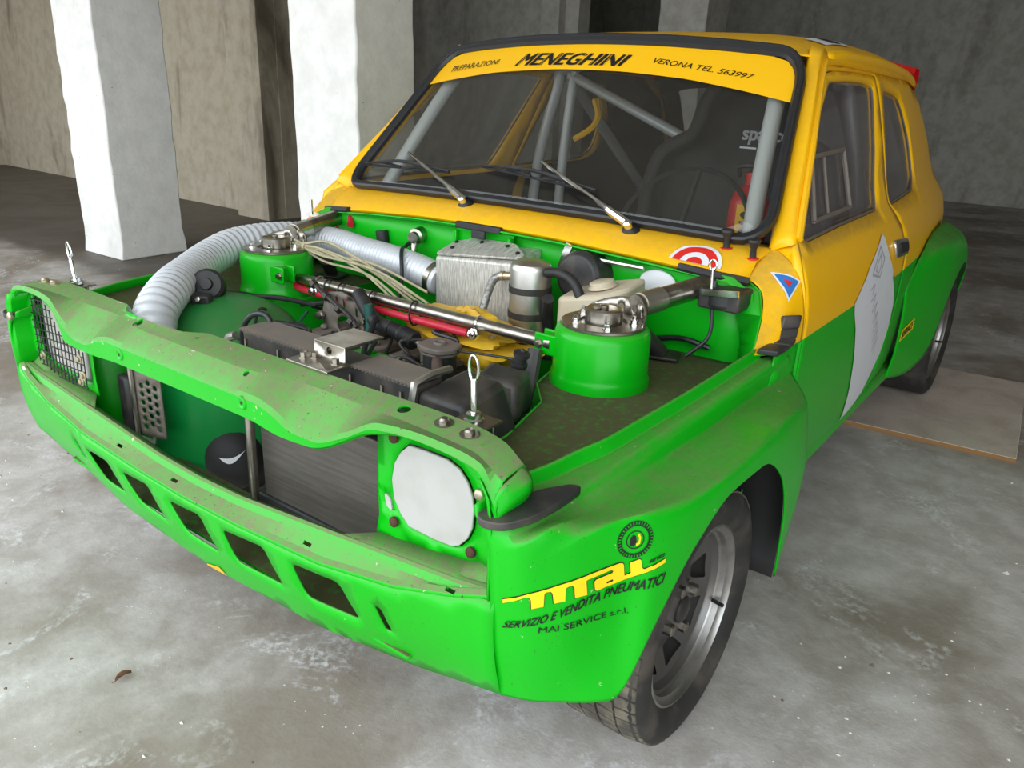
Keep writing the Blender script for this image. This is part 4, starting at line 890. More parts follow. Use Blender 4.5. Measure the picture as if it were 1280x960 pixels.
mb = MB(); mb.lathe([(.036, 0), (.0395, .002), (.0395, .016), (.036, .018)], (-.112, .326, .669), (.95, 0, -.2), 28); mb.build('duct_clamp', STEEL, car)
def brushed():
    m, nt = new_mat('brushed_sheet'); tc = nd(nt, 'ShaderNodeTexCoord').outputs['Object']; st = nd(nt, 'ShaderNodeMapping', i_0=tc); st.inputs['Scale'].default_value = (9, 1, .8)
    n = noise(nt, st.outputs[0], 40, 5, .7); c = mixc(nt, ramp(nt, n, .35, .65), (.36, .34, .29), (.72, .70, .64))
    finish(nt, i_Base_Color=c, i_Roughness=.45, i_Metallic=.45, i_Normal=bump(nt, n, .15, .002)); return m
BRUSHED = brushed()
# aluminium air box with flanged lid
mb = MB(); V = [(-.080, .30, .60), (.150, .30, .60), (.150, .41, .60), (-.080, .41, .60), (-.080, .30, .728), (.150, .30, .745), (.150, .41, .765), (-.080, .41, .750)]
mb.add(V, [(3, 2, 1, 0), (4, 5, 6, 7), (0, 1, 5, 4), (1, 2, 6, 5), (2, 3, 7, 6), (3, 0, 4, 7)]); ab = mb.build('air_box', BRUSHED, car, bevel=.006)
mb = MB(); pl_ = [(-.078, .000), (.150, .010), (.160, .020), (.10, .048), (-.02, .055), (-.072, .040)]
mb.prism(rounded(pl_, .010, 3), lambda x, t: (x, .300+t*1.6, .730+.075*(x+.08)*.9+t*.55), lambda x, t: (x, .297+t*1.6, .735+.075*(x+.08)*.9+t*.55)); mb.build('lid_flange', BRUSHED, ab, bevel=.001)
for x, t in ((-.05, .018), (.01, .040), (.09, .036), (.138, .020), (-.06, .035)):
    mb = MB(); mb.lathe([(.005, 0), (.005, .004), (.003, .005), (0, .005)], (x, .299+t*1.6, .735+.075*(x+.08)*.9+t*.55), (0, -.3, 1), 8); mb.build('bolt', INK, ab)
# catch can
mb = MB(); c = (.205, .29, 0)
mb.lathe([(.040, .600), (.044, .604), (.045, .612), (.045, .745), (.044, .752), (.041, .757), (.030, .762), (0, .765)], c, (0, 0, 1), 40); can = mb.build('catch_can', ALU, car, angle=30)
for z in (.640, .695):
    mb = MB(); mb.lathe([(.0455, z), (.0468, z), (.0468, z+.014), (.0455, z+.014)], c, (0, 0, 1), 40, closed=True); mb.build('can_band', DARKMET, can)
mb = MB(); mb.lathe([(.009, 0), (.009, .02), (.011, .02), (.011, .028)], (.160, .285, .722), (-1, -.2, -.1), 12); mb.build('can_fitting', BRASS, can); mb = MB(); mb.lathe([(.006, 0), (.006, .012)], (.247, .283, .744), (1, -.2, .1), 10); mb.build('can_fitting', BRASS, can)
mb = MB(); mb.tube([(.134, .28, .720), (.118, .272, .708), (.108, .262, .67), (.105, .24, .62), (.10, .20, .58)], .009, 12, 6); mb.tube([(.100, .20, .585), (.13, .12, .575), (.16, .07, .59), (.19, .06, .61)], .009, 12, 6); mb.build('braided_hose', plain('braid', (.30, .29, .27), .4, .6, wear=.8, nscale=160, wearcol=(.06, .06, .06)), can)
mb = MB(); mb.tube([(.252, .282, .745), (.29, .277, .750), (.325, .272, .738), (.345, .268, .71), (.346, .266, .675)], .0105, 14, 8); mb.build('breather_hose', BLACK, car)
# ivory reservoir with cap
mb = MB(); P = rounded([(.290, .262), (.400, .250), (.445, .285), (.445, .365), (.345, .37), (.290, .33)], .018, 4)
mb.prism(P, lambda x, y: (x, y, .52), lambda x, y: (x, y, .700+.28*(x-.29)*.9+.14*(y-.25))); rs = mb.build('coolant_reservoir', IVORY, car, bevel=.008)
mb = MB(); mb.lathe([(.030, 0), (.030, .004), (.026, .006), (.026, .013), (.020, .015), (0, .015)], (.375, .305, .731), (-.22, -.1, 1), 24); mb.build('cap', IVORY, rs, bevel=.001)
# yellow plastic bag wrapped over the carburettor (a loose thing)
mb = MB(); rnd = np.random.RandomState(3); n1, n2 = 26, 40; V = []
ph = rnd.uniform(0, 6.28, 12); fr = rnd.uniform(2, 11, 12)
for i in range(n1+1):
    t = math.pi*i/n1
    for j in range(n2):
        a = 2*math.pi*j/n2; w_ = 1+.10*sum(math.sin(fr[k]*a+ph[k]+3.1*t*math.sin(k+1)) for k in range(5))*.6+.05*sum(math.sin(fr[k]*2.1*t+ph[k]+2*a*(k % 3)) for k in range(5, 12))
        rx = .165*math.sin(t)*w_; V.append((.115+rx*math.cos(a), .185+.078*math.sin(t)*w_*math.sin(a)-.10*(rx*math.cos(a)), .602+.048*math.cos(t)*w_+(-.02 if t > 1.8 else 0)))
mb.add(V, [(i*n2+j, i*n2+(j+1) % n2, (i+1)*n2+(j+1) % n2, (i+1)*n2+j) for i in range(n1) for j in range(n2)])
tag(mb.build('plastic_bag', plain('yellow_plastic', (.70, .42, .02), .45, wear=.5, nscale=16, wearcol=(.42, .22, .01), bumpst=.6), angle=75), 'crumpled yellow plastic bag wrapped over the carburettor in the engine bay', 'bag')
# carburettor/engine mass below
mb = MB(); mb.box((.10, .20, .55), (.20, .12, .06)); mb.box((0, .10, .40), (.56, .32, .22)); mb.box((-.02, .10, .53), (.42, .20, .06)); mb.box((.30, .08, .36), (.14, .26, .18)); mb.build('engine_block', DARKMET, car, bevel=.015)
for i in range(5):
    mb = MB(); mb.box((-.20+.085*i, .10, .565), (.045, .14, .02)); mb.lathe([(.010, 0), (.010, .010), (.005, .011), (0, .011)], (-.20+.085*i, .06, .575), (0, 0, 1), 6); mb.build('cam_cover_rib', GREYPL, car, bevel=.005)
# filler cap on black neck
mb = MB(); P = rounded([(-.040, -.026), (-.012, -.040), (.028, -.036), (.046, -.006), (.034, .030), (-.010, .040), (-.042, .018)], .008, 3)
c = (.165, .045); mb.prism(P, lambda x, y: (c[0]+x, c[1]+y, .612), lambda x, y: (c[0]+x, c[1]+y, .624)); mb.prism([(p[0]*.9, p[1]*.9) for p in P], lambda x, y: (c[0]+x, c[1]+y, .604), lambda x, y: (c[0]+x, c[1]+y, .612)); cp = mb.build('filler_cap', GREYPL, car, bevel=.003)
mb = MB(); mb.lathe([(.014, .6245), (.012, .6285), (.009, .6285), (.008, .6255)], c+(0,), (0, 0, 1), 20); mb.build('cap_recess', GREYPL, cp)
mb = MB(); mb.lathe([(.034, .50), (.034, .605)], c+(0,), (0, 0, 1), 24); mb.build('filler_neck', PLAST, cp)
mb = MB(); mb.tube([(.185, .015, .600), (.215, -.02, .592), (.235, -.055, .575), (.24, -.08, .55)], .011, 12, 5); mb.build('brown_hose', plain('brown_rubber', (.10, .055, .05), .6, wear=.4), car)
# rubber boot on steel rod
mb = MB(); a, b = np.array([-.03, .065, .625]), np.array([.115, .055, .605]); prof = []
d = (b-a); ln = np.linalg.norm(d)
for i in range(21): t = i/20; prof.append((.013+.004*(i % 2)+.004*(t > .45), ln*(.25+.55*t)))
mb.lathe(prof, a, d, 20); bt = mb.build('rubber_boot', BLACK, car)
mb = MB(); mb.tube([a-d*.6+np.array([0, .02, .03]), a-d*.1, a+d*.3], .016, 12, 4); mb.build('black_pipe', BLACK, car)
mb = MB(); mb.tube([a+d*.78, b+d*.15], .007, 10, 1); mb.box(tuple(b+np.array([0.01, -.005, -.012])), (.018, .02, .035)); mb.lathe([(.008, 0), (.008, .006), (0, .007)], b+np.array([.012, -.014, .0]), (0, -1, 0), 6); mb.build('rod_end', STEEL, bt, bevel=.001)
# perforated bracket with linkage
mb = MB(); po_ = [(-.235, .585), (-.150, .555), (-.095, .560), (-.085, .60), (-.10, .645), (-.16, .665), (-.215, .655)]
hs = [[(-.155+.026*math.cos(q), .588+.022*math.sin(q)) for q in np.linspace(0, 6.28, 16, endpoint=False)]]+[rounded([(x-.004, z-.010), (x+.004, z-.010), (x+.004, z+.010), (x-.004, z+.010)], .003, 2) for x, z in ((-.205, .640), (-.18, .640), (-.155, .637), (-.115, .625))]+[rounded([(-.12, .575), (-.105, .575), (-.105, .60), (-.12, .60)], .004, 2)]
sheet(mb, rounded(po_, .01, 2), hs, lambda x, z: (x, .085, z), .02); pb = mb.build('linkage_bracket', GREYPL, car, solid=.004)
mb = MB(); mb.tube([(-.24, .065, .675), (-.19, .06, .655), (-.11, .055, .625), (-.08, .05, .605)], .005, 8, 3)
for t in range(4):
    p = np.array([-.235, .065, .672])+np.array([.045, -.004, -.0195])*t; mb.lathe([(.010, -.006), (.010, .006), (.006, .007)], p, (1, -.1, -.4), 6)
mb.build('throttle_linkage', DARKMET, pb)
for p in ((-.095, .075, .595), (-.075, .075, .615), (-.085, .07, .575), (-.225, .075, .60)):
    mb = MB(); mb.lathe([(.011, 0), (.011, .006), (.007, .007), (.007, .016), (0, .017)], p, (0, -1, .1), 6); mb.build('bolt', STEEL, pb)
mb = MB(); mb.tube([(-.055, .06, .660), (-.05, .06, .62), (-.05, .055, .57), (-.045, .05, .52)], .0095, 10, 4); mb.build('teal_hose', TEAL, car)
for x, z in ((-.005, .575), (.035, .572), (-.095, .548)):
    mb = MB(); mb.box((x, -.005, z-.02), (.032, .05, .055)); mb.build('green_stay', 'green_tower', car, bevel=.003)
# radiator with steel-capped top tank
def core_mat():
    m, nt = new_mat('radiator_core'); tc = nd(nt, 'ShaderNodeTexCoord').outputs['Object']; z = nd(nt, 'ShaderNodeSeparateXYZ', i_0=tc)
    f = math_(nt, 'SINE', math_(nt, 'MULTIPLY', z.outputs[2], 2400)); g = math_(nt, 'SINE', math_(nt, 'MULTIPLY', z.outputs[0], 2200))
    st = nd(nt, 'ShaderNodeMapping', i_0=tc); st.inputs['Scale'].default_value = (.5, 1, 9); n = noise(nt, st.outputs[0], 18, 5)
    c = mixc(nt, ramp(nt, n, .35, .7), (.095, .085, .072), (.135, .12, .10))
    finish(nt, i_Base_Color=c, i_Roughness=.55, i_Metallic=.4, i_Normal=bump(nt, math_(nt, 'ADD', f, math_(nt, 'MULTIPLY', g, .4)), .22, .001)); return m
mb = MB(); mb.box((.215, -.255, .465), (.40, .045, .21)); rad = mb.build('radiator', core_mat(), car, bevel=.003)
mb = MB(); mb.box((.20, -.252, .635), (.42, .058, .10)); tt = mb.build('top_tank', PLAST, rad, bevel=.004)
mb = MB(); mb.box((.215, -.25, .355), (.44, .07, .03)); mb.build('bottom_tank', PLAST, rad, bevel=.004)
for x0, x1 in ((-.012, .198), (.274, .405)):
    mb = MB(); n = int((x1-x0)/.008); pr_ = [(x0, -.218), (x1, -.218), (x1, -.284)]
    for i in range(n): xx = x1-(x1-x0)*(i+.5)/n; pr_ += [(xx+.002, -.284), (xx, -.2895), (xx-.002, -.284)]
    pr_.append((x0, -.284)); mb.prism(pr_, lambda x, y: (x, y, .686), lambda x, y: (x, y, .690)); mb.build('tank_cap_strip', GREYPL, rad)
for x in (-.03, .06, .24, .31, .35):
    mb = MB(); mb.box((x+.03, -.2825, .662), (.004, .004, .02)); mb.lathe([(.005, 0), (.004, .004), (0, .005)], (x+.06, -.2815, .640), (0, -1, 0), 8); mb.build('tank_clip', STEEL, rad)
mb = MB(); mb.box((.236, -.252, .716), (.072, .084, .004)); mb.box((.236, -.2925, .703), (.072, .004, .030)); mb.box((.238, -.318, .6925), (.096, .050, .004)); br = mb.build('radiator_bracket', STEEL, car, bevel=.001)
cut = MB(); cut.lathe([(.006, -.012), (.006, .012)], (.236, -.2925, .706), (0, -1, 0), 16); cut_holes(br, cut)
for x in (.205, .218, .266):
    mb = MB(); mb.lathe([(.009, 0), (.009, .002), (.006, .0025), (.006, .009), (0, .010)], (x, -.308-.012*(x < .21), .6945), (0, 0, 1), 6); mb.build('bolt', STEEL, br)
mb = MB(); mb.tube([(.410, -.205, .695), (.410, -.285, .692), (.410, -.290, .62)], .006, 6, 2); mb.build('clamp_strap', ALU, rad)
mb = MB(); V = [(.412, -.285, .57), (.515, -.275, .57), (.50, -.13, .57), (.395, -.13, .57), (.412, -.282, .680), (.490, -.265, .672), (.475, -.15, .675), (.395, -.15, .680)]
mb.add(V, [(3, 2, 1, 0), (4, 5, 6, 7), (0, 1, 5, 4), (1, 2, 6, 5), (2, 3, 7, 6), (3, 0, 4, 7)]); mb.box((.40, -.06, .615), (.10, .10, .07), (0, .1, .3), taper=.75); mb.box((.36, -.115, .60), (.10, .08, .06), (0, 0, .3), taper=.8); mb.build('thermostat_housing', PLAST, car, bevel=.010)
mb = MB(); mb.tube([(.018, -.300, .60), (.016, -.302, .30)], .0085, 12, 1); mb.build('vertical_stay', STEEL, car)
mb = MB(); mb.tube([(-.075, -.235, .60), (-.078, -.235, .655), (-.06, -.23, .688), (-.03, -.225, .700), (-.005, -.225, .69), (-.005, -.235, .65), (-.005, -.25, .60)], .0055, 10, 6); mb.build('black_cable', WIRE, car)
mb = MB(); mb.tube([(-.085, -.26, .60), (-.085, -.262, .648), (-.06, -.262, .66)], .008, 8, 3); mb.build('tank_hook', ALU, rad)
# hoses and cables around the left tower
for pts, r, m_, nm in (([(.378, .07, .655), (.385, .05, .60), (.385, .045, .50), (.39, .04, .40)], .014, PLAST, 'rubber_hose'),
                       ([(.395, .01, .672), (.385, 0, .64), (.378, 0, .61), (.362, 0, .56), (.355, -.01, .50)], .006, WIRE, 'fuel_line'),
                       ([(.412, -.06, .61), (.43, -.10, .585), (.40, -.15, .575), (.36, -.16, .59)], .006, WIRE, 'black_cable'),
                       ([(.36, .02, .58), (.40, -.03, .565), (.43, -.06, .55), (.46, -.10, .52)], .009, BLACK, 'rubber_hose'),
                       ([(-.10, .0, .60), (-.04, -.06, .585), (.05, -.11, .575), (.15, -.14, .575), (.25, -.15, .585)], .005, WIRE, 'black_cable'),
                       ([(-.02, .05, .64), (.02, -.02, .60), (.07, -.07, .58), (.15, -.10, .57)], .006, WIRE, 'black_cable'),
                       ([(-.20, -.05, .61), (-.17, -.12, .60), (-.12, -.18, .59)], .004, WIRE, 'black_cable'),
                       ([(-.30, .0, .60), (-.24, -.08, .64), (-.17, -.15, .60), (-.13, -.19, .56)], .003, WIRE, 'black_cable'),
                       ([(-.27, .07, .60), (-.22, .0, .59), (-.16, -.08, .57), (-.10, -.14, .55)], .0035, TEAL, 'black_cable'),
                       ([(-.24, .02, .56), (-.18, -.02, .60), (-.12, -.02, .58), (-.06, .02, .55)], .004, WIRE, 'black_cable'),
                       ([(-.225, .395, .745), (-.235, .36, .72), (-.19, .30, .72), (-.15, .26, .66), (-.13, .22, .60)], .005, WIRE, 'black_cable'),
                       ([(-.52, .03, .605), (-.47, .035, .612), (-.41, .04, .615), (-.36, .07, .615), (-.30, .12, .60)], .006, BLACK, 'wiring_loom'),
                       ([(-.33, .10, .60), (-.27, .14, .61), (-.20, .17, .635), (-.10, .17, .635)], .006, BLACK, 'wiring_loom'),
                       ([(.56, .33, .62), (.59, .36, .66), (.585, .375, .72), (.58, .385, .765)], .004, WIRE, 'black_cable'),
                       ([(.58, .40, .625), (.54, .39, .635), (.50, .40, .63), (.44, .40, .615)], .006, WIRE, 'wiring_loom'),
                       ([(.09, .15, .62), (.12, .10, .60), (.15, .12, .60), (.20, .14, .61), (.24, .12, .64)], .005, ALU, 'fuel_line'),
                       ([(.28, .25, .70), (.26, .28, .66), (.255, .30, .60), (.25, .30, .55)], .012, BLACK, 'rubber_hose'),
                       ([(-.48, .40, .74), (-.52, .44, .765), (-.56, .46, .75), (-.55, .40, .70)], .010, RED, 'red_hose')):
    mb = MB(); mb.tube(pts, r, 9, 6); mb.build(nm, m_, car)
for z in (.652, .618):
    mb = MB(); mb.lathe([(.012, -.012), (.016, -.010), (.016, -.004), (.011, -.002), (.011, .008), (.015, .010), (.015, .016), (.010, .018)], (.392-(.655-z)*.3, .004, z), (.25, 0, 1), 14); mb.build('inline_filter', BLACK, car)
# bundle of spare cables hanging over the right tower
for i in range(9):
    d0 = np.array([random.uniform(-.006, .006), random.uniform(-.006, .006), random.uniform(-.008, .008)]); e = np.array([random.uniform(-.07, .03), random.uniform(-.02, .05), random.uniform(-.03, .03)])
    mb = MB(); mb.tube([np.array([-.445, .185, .718])+d0*1.5, np.array([-.415, .19, .716])+d0, np.array([-.33, .20, .712])+d0*3+e*.15, np.array([-.18, .205, .690])+e*.5, np.array([-.02, .205, .640])+e], .0030, 7, 5); mb.build('spare_cable', CABLE, car)
mb = MB(); mb.lathe([(.011, -.006), (.012, 0), (.011, .006)], (-.415, .19, .716), (1, 0, 0), 12); mb.build('cable_knot', CABLE, car)
# horn / motor on the right inner wing
mb = MB(); c = np.array([-.385, -.105, .672]); ax = np.array([.62, -.65, .35])
mb.lathe([(.0, -.03), (.030, -.03), (.036, -.02), (.036, .004), (.030, .010), (.014, .012), (.012, .020), (0, .021)], c, ax, 28); hn = mb.build('wiper_motor', BLACK, car, angle=30)
mb = MB(); mb.box(tuple(c+np.array([.022, -.03, -.035])), (.04, .025, .05), (.2, 0, .6)); mb.box(tuple(c+np.array([.0, -.0, -.052])), (.11, .06, .008), (0, 0, .5)); mb.build('motor_bracket', PLAST, hn, bevel=.004)
for p in ((.03, -.045, -.02), (.015, -.05, -.045), (-.03, -.02, -.045), (.05, .0, -.045)):
    mb = MB(); mb.lathe([(.006, 0), (.006, .005), (0, .006)], c+np.array(p), (.4, -.7, .5), 6); mb.build('bolt', STEEL, hn)
# perforated plate and horn seen through the grille
mb = MB(); hs = [[(x+.0062*math.cos(q), z+.0062*math.sin(q)) for q in np.linspace(0, 6.28, 10, endpoint=False)] for i, x in enumerate((-.352, -.334, -.316)) for z in np.arange(.405+.009*(i % 2), .515, .0185)]
sheet(mb, rounded([(-.370, .385), (-.300, .385), (-.300, .53), (-.370, .53)], .006, 2), hs, lambda x, z: (x, -.305+.25*(x+.37), z), .02); pp = mb.build('perforated_plate', GREYPL, car, solid=.003)
mb = MB(); mb.tube([(-.372, -.308, .375), (-.372, -.308, .535), (-.366, -.304, .54)], .006, 8, 1); mb.build('plate_rod', STEEL, pp)
mb = MB(); mb.box((-.405, -.30, .445), (.04, .03, .13)); mb.build('relay_box', PLAST, pp, bevel=.008)
# black drum with a white crescent down in the bay
mb = MB(); c = np.array([-.245, -.17, .325]); G = []
for t in np.linspace(0, math.pi, 14): G.append([c+np.array([.075*math.sin(t)*math.cos(a), .06*math.sin(t)*math.sin(a), .075*math.cos(t)]) for a in np.linspace(0, 2*math.pi, 25)])
mb.grid(G); dm = mb.build('black_canister', INTER, car, angle=70)
mb = MB(); P = []
f_ = np.array([.80, -.55, .30]); f_ /= np.linalg.norm(f_); u_ = np.cross([0, 0, 1], f_); u_ /= np.linalg.norm(u_); v_ = np.cross(f_, u_)
def sw(t, k): x = -.028+.056*t; zt = -.004-.006*math.sin(math.pi*t)+.012*t*t; zl = zt-.016*math.sin(math.pi*min(1, t*1.05))**1.0*(1-t)**.5; return x, zt if k else zl
pts = [sw(t, 1) for t in np.linspace(0, 1, 12)]+[sw(t, 0) for t in np.linspace(1, 0, 12)][1:-1]
mb.add([c+f_*.0725+u_*x+v_*(z+.012) for x, z in pts], [tuple(range(len(pts)))]); mb.build('white_crescent', WHITE, dm, recalc=False, flat=True)
# bulkhead fittings
mb = MB(); mb.box((-.004, .392, .766), (.172, .006, .044)); mb.box((-.085, .385, .750), (.008, .02, .06)); mb.box((.078, .385, .745), (.008, .02, .07)); lt = mb.build('latch_bracket', 'green_tower', fwall, bevel=.002)
for x, z in ((-.02, .765), (.035, .758)):
    mb = MB(); mb.lathe([(.008, 0), (.006, .003), (.003, .002), (0, .002)], (x, .389, z), (0, -1, 0), 16); mb.build('rivet', 'green_bay', lt)
mb = MB(); mb.lathe([(.020, 0), (.020, .03), (.014, .034), (.014, .045), (0, .046)], (-.225, .41, .748), (.2, -1, -.1), 18); mb.lathe([(.010, 0), (.010, .03)], (-.225, .385, .73), (.1, -.4, -1), 10); mb.build('cable_fitting', STEEL, fwall)
mb = MB(); mb.lathe([(.0, .003), (.040, .003), (.042, 0)], (0, 0, 0), (0, -1, 0), 32); ov = mb.build('oval_cover', WHITE, fwall); ov.location = (.445, .409, .737); ov.scale = (1, 1, .62)
mb = MB(); mb.box((.600, .395, .735), (.085, .07, .04)); mb.lathe([(.03, -.035), (.036, -.03), (.036, 0), (.03, .004)], (.60, .39, .752), (0, 0, 1), 20); mb.build('fluid_reservoir', PLAST, car, bevel=.006)
mb = MB(); mb.box((.605, .352, .752), (.075, .004, .012), (0, -.1, 0)); mb.tube([(.59, .345, .760), (.587, .345, .80)], .003, 8, 1); mb.build('rear_hood_pin', CHROME, cowl)
mb = MB(); L = [(.587+.007*math.sin(a), .345, .795+.010*(1-math.cos(a))) for a in np.linspace(0, 2*math.pi, 12)]; mb.tube(L, .002, 6, 1); mb.build('pin_eyelet', CHROME, cowl)
mb = MB(); mb.tube([(-.640, .40, .745), (-.640, .40, .79)], .004, 8, 1); mb.box((-.63, .405, .748), (.05, .03, .006)); mb.build('rear_hood_pin', CHROME, cowl)
mb = MB(); mb.box((.235, .375, .765), (.018, .006, .06), (0, .35, 0)); mb.box((.28, .395, .765), (.05, .03, .03)); mb.build('steel_strut', CHROME, fwall, bevel=.001)
mb = MB(); mb.tube([(.26, .385, .775), (.31, .385, .768), (.42, .39, .765)], .005, 8, 2); mb.build('silver_pipe', ALU, fwall)
mb = MB(); mb.tube([(-.36, .40, .74), (-.355, .40, .70), (-.36, .39, .66)], .017, 10, 2); mb.build('rubber_grommet', BLACK, fwall)

# ================================================================== vinyl graphics on the left wing (laid onto the panel surface)
dg = bpy.context.evaluated_depsgraph_get(); dg.update()
def surf(o):
    me = o.data; return BVHTree.FromPolygons([v.co for v in me.vertices], [tuple(p.vertices) for p in me.polygons])
WB = surf(wingL); D45 = Vector((-.70711, .70711, 0))
def on_wing(t, z, off):
    h = WB.ray_cast(Vector((t*.70711+.6, t*.70711-.6, z)), D45); p = h[0]; n = h[1] if h[1].dot(D45) < 0 else -h[1]
    return tuple(p+n*off)
def wing_poly(name, poly, mat, off, holes=(), parent=None, step=.012):
    mb = MB(); sheet(mb, poly, list(holes), lambda t, z: on_wing(t, z, off), step); return mb.build(name, mat, parent or wingL, angle=60)
LOGO = [(.1906, .5084), (.22, .5213), (.2609, .5296), (.3047, .5356), (.3423, .5389), (.3466, .5379), (.3484, .5352), (.3505, .5191), (.3594, .5214), (.3572, .5368), (.3701, .5404), (.3725, .5388), (.3751, .5269), (.3779, .5253), (.4087, .5322), (.4091, .5268), (.3533, .5137), (.3116, .5083), (.3082, .5106), (.3064, .5226), (.309, .525), (.3321, .5277), (.3336, .5301), (.3301, .5323), (.2987, .5285), (.2951, .5273), (.2973, .507), (.2804, .5071), (.2789, .5217), (.2762, .5252), (.2707, .525), (.2676, .5234), (.2676, .5055), (.2527, .5043), (.2505, .5188), (.2479, .5219), (.2425, .5217), (.2401, .5197), (.2399, .5016), (.2247, .499), (.2235, .5122), (.2207, .5159), (.2172, .5164), (.1908, .5028)]
LH = [(.3242, .517), (.3336, .5183), (.3343, .5153), (.3253, .5143)]
def grow(poly, d):
    P = np.array(poly); out = []
    ar = sum(P[i-1][0]*P[i][1]-P[i][0]*P[i-1][1] for i in range(len(P)))
    for i in range(len(P)):
        a, b = P[i]-P[i-1], P[(i+1) % len(P)]-P[i]; na, nb = [np.array([v[1], -v[0]])/np.linalg.norm(v)*(1 if ar > 0 else -1) for v in (a, b)]
        m_ = na+nb; m_ /= max(.5, np.linalg.norm(m_)); out.append(tuple(P[i]+m_*d))
    return out
wing_poly('logo_outline', grow(LOGO, .0011), INK, .0010); wing_poly('logo', LOGO, YINK, .0017, [LH])
def wing_text(body, bl, bm, br, tr, tm, tl, shear=0, bold=0, mat=INK):
    V, Fc = text2d(body, shear, bold); mb = MB(); c = np.array
    def mp(u, v):
        lo = c(bl)+(c(bm)-c(bl))*2*u if u < .5 else c(bm)+(c(br)-c(bm))*(2*u-1); hi = c(tl)+(c(tm)-c(tl))*2*u if u < .5 else c(tm)+(c(tr)-c(tm))*(2*u-1)
        return on_wing(*(lo+(hi-lo)*v), .0014)
    mb.add([mp(a, b) for a, b in V], Fc); return mb.build('wing_lettering', mat, wingL, recalc=False, flat=True)
wing_text('SERVIZIO E VENDITA PNEUMATICI', (.1914, .4642), (.2937, .4905), (.4108, .4979), (.4117, .5127), (.293, .5032), (.1929, .4751), .35, .025)
wing_text('MAI SERVICE s.r.l.', (.2352, .4619), (.298, .464), (.3613, .4619), (.3600, .4703), (.298, .4735), (.2357, .4706), 0, .008)
wing_text('service', (.3842, .5322), (.396, .534), (.4076, .5360), (.4077, .5425), (.396, .541), (.3845, .5385), .35, .02)
ec, er = (.3623, .5680), .0255
def circ2(r, n=40, c=ec): return [(c[0]+r*math.cos(a), c[1]+r*math.sin(a)) for a in np.linspace(0, 2*math.pi, n, endpoint=False)]
emb = wing_poly('emblem', circ2(er), INK, .0010, [circ2(er*.74)], step=.006)
mb = MB()
for k in range(36):
    a = 2*math.pi*k/36; mb.add([on_wing(ec[0]+r*math.cos(a+d), ec[1]+r*math.sin(a+d), .0017) for r, d in ((er*.82, -.03), (er*.96, -.03), (er*.96, .03), (er*.82, .03))], [(0, 1, 2, 3)])
mb.build('emblem_ticks', 'green_tower', emb, recalc=False)['kind'] = 'stuff'
wing_poly('emblem_ring', circ2(er*.50), INK, .0010, [circ2(er*.44)], parent=emb, step=.006)
wing_poly('emblem_motif', [(ec[0]+x*er, ec[1]+y*er) for x, y in ((-.30, -.28), (-.05, -.36), (.08, -.10), (.02, .22), (-.12, .30), (-.28, .12))], INK, .0012, parent=emb, step=.006)
wing_poly('emblem_motif', [(ec[0]+x*er, ec[1]+y*er) for x, y in ((.06, -.34), (.26, -.22), (.30, .10), (.20, .34), (.10, .30), (.20, .08), (.16, -.12), (.05, -.18))], YINK, .0015, parent=emb, step=.006)
# small yellow sticker on the rear flare
FB = surf(flareL)
def on_flare(y, z, off):
    h = FB.ray_cast(Vector((1.2, y, z)), Vector((-1, 0, 0))); return (h[0].x+off, y, z)
mb = MB(); mb.add([on_flare(y, z, .002) for y, z in ((1.645, .385), (1.735, .415), (1.735, .455), (1.645, .425))], [(0, 1, 2, 3)]); sk = mb.build('flare_sticker', YINK, flareL, recalc=False)
V, Fc = text2d('SERVICE', .3, .03); mb = MB(); mb.add([on_flare(1.652+a*.075, .395+a*.025+b*.026, .0032) for a, b in V], Fc)
mb.build('flare_sticker_lettering', INK, sk, recalc=False, flat=True)
# roof sticker near the screen pillar
RB = surf(roof)
def on_roof(x, y, off):
    h = RB.ray_cast(Vector((x, y, 2)), Vector((0, 0, -1))); return (x, y, h[0].z+off)
for (x0, x1, y0, y1, m_) in ((.47, .525, 1.02, 1.22, WHITE), (.478, .518, 1.08, 1.17, INK)):
    mb = MB(); mb.grid([[on_roof(x, y, .004 if m_ is WHITE else .005) for x in np.linspace(x0, x1, 5)] for y in np.linspace(y0, y1, 6)]); mb.build('roof_sticker', m_, roof, recalc=False)

# ================================================================== loose things on the floor
mb = MB(); P = [(.46, 1.80), (1.115, 1.855), (1.06, 2.78), (.50, 2.74)]
mb.prism(P, lambda x, y: (x, y, .0), lambda x, y: (x, y, .018)); tag(mb.build('wooden_board', board_mat(), bevel=.002), 'scuffed chipboard sheet lying under the rear wheel of the car', 'board')
mb = MB(); G = []
for i, t in enumerate(np.linspace(0, 1, 9)):
    w_ = .007*math.sin(math.pi*min(1, t*1.02))**.8+.0006; G.append([(.0+.032*(t-.5), u*w_, .003+.006*abs(u)+.004*math.sin(3*t)) for u in (-1, -.5, 0, .5, 1)])
mb.grid(G); mb.tube([(-.016, 0, .004), (-.022, .002, .003)], .0008, 5, 1); lf = mb.build('dry_leaf', plain('dead_leaf', (.13, .055, .025), .7, wear=.5, nscale=80, wearcol=(.24, .12, .06)), solid=.0006); lf.location = (-.15, -.514, -.0005); lf.rotation_euler = (0, 0, 1.55)
tag(lf, 'curled brown dead leaf lying on the pale floor in front of the car', 'leaf')
mb = MB(); rnd = random.Random(11)
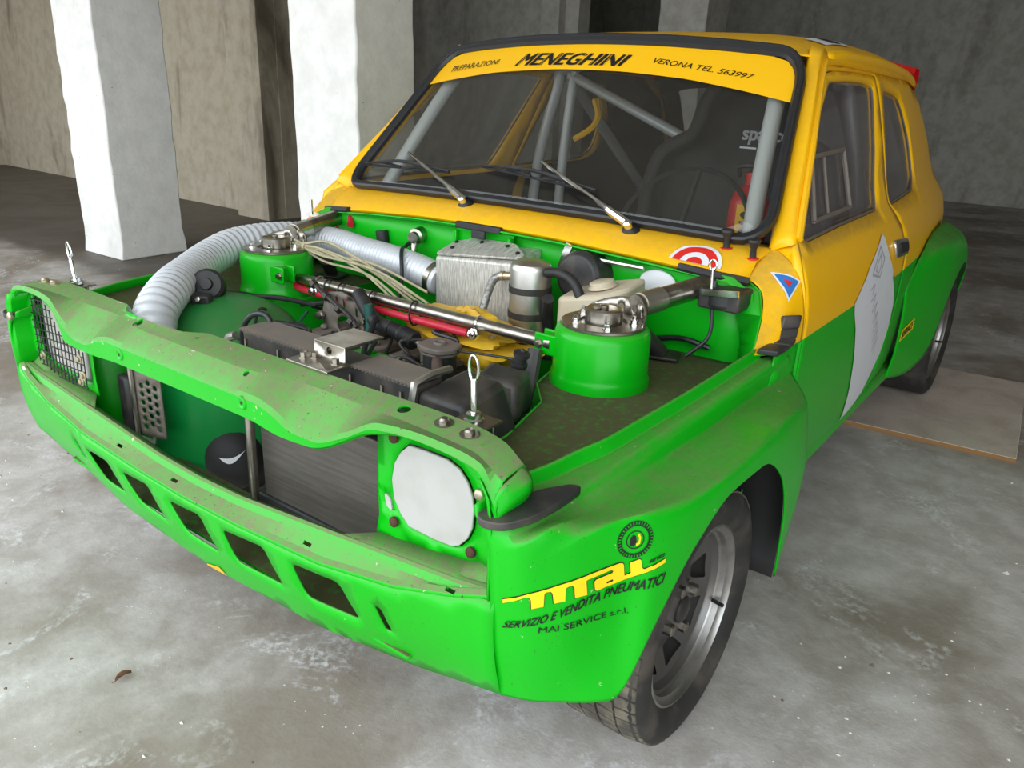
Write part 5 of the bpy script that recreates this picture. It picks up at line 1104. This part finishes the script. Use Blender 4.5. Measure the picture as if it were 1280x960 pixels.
for k in range(900):
    x, y = rnd.uniform(-4.5, 2.2), rnd.uniform(-1.2, 2.6)
    if rnd.random() < .6: x, y = rnd.uniform(-1.6, 1.6), rnd.uniform(-.9, .6)
    if (abs(x) < .84 and -.47 < y < 2.75) or (.4 < x < 1.15 and 1.7 < y < 2.85): continue
    r = rnd.uniform(.0015, .0045)*(1 if rnd.random() < .93 else 2.0); a = rnd.uniform(0, 6.28); V = []
    for q in range(5): V.append((x+r*rnd.uniform(.7, 1.5)*math.cos(a+q*1.257), y+r*rnd.uniform(.6, 1.1)*math.sin(a+q*1.257), 0))
    V.append((x, y, r*rnd.uniform(.5, 1.0))); mb.add(V, [(q, (q+1) % 5, 5) for q in range(5)], 0 if rnd.random() < .7 else 1)
db = mb.build('floor_grit', [plain('plaster_grit', (.62, .58, .50), .9), plain('dark_grit', (.14, .10, .07), .9)], flat=True)
tag(db, 'scattered plaster crumbs and grit on the concrete floor', 'grit', kind='stuff')

mb = MB(); mb.lathe([(.0, 0), (.055, 0), (.055, .06), (.045, .07), (0, .07)], (.285, .412, .725), (0, -1, .1), 24); mb.build('dark_filler_drum', PLAST, fwall, bevel=.003)  # guessed drum, added to make the firewall behind the catch can dark

rnd = random.Random(5)
for k in range(16):
    x, y, z = rnd.uniform(-.26, .30), rnd.uniform(-.14, .14), rnd.uniform(.555, .60); pts = [np.array([x, y, z])]
    for q in range(4): pts.append(pts[-1]+np.array([rnd.uniform(-.07, .09), rnd.uniform(-.06, .06), rnd.uniform(-.022, .03)]))
    pts = [np.array([min(max(p[0], -.32), .36), min(max(p[1], -.18), .17), min(max(p[2], .54), .625)]) for p in pts]
    mb = MB(); mb.tube(pts, rnd.choice((.0025, .0035, .0045)), 7, 5); mb.build('black_cable', rnd.choice((WIRE, WIRE, BLACK, DARKMET)), car)
for k in range(10):
    p = (rnd.uniform(-.24, .28), rnd.uniform(-.12, .12), rnd.uniform(.55, .585)); mb = MB(); mb.lathe([(.012, 0), (.012, .012), (.008, .014), (.008, .024), (0, .025)], p, (rnd.uniform(-.5, .5), rnd.uniform(-1, .2), 1), 8); mb.build('pipe_union', rnd.choice((STEEL, DARKMET, BRASS)), car)
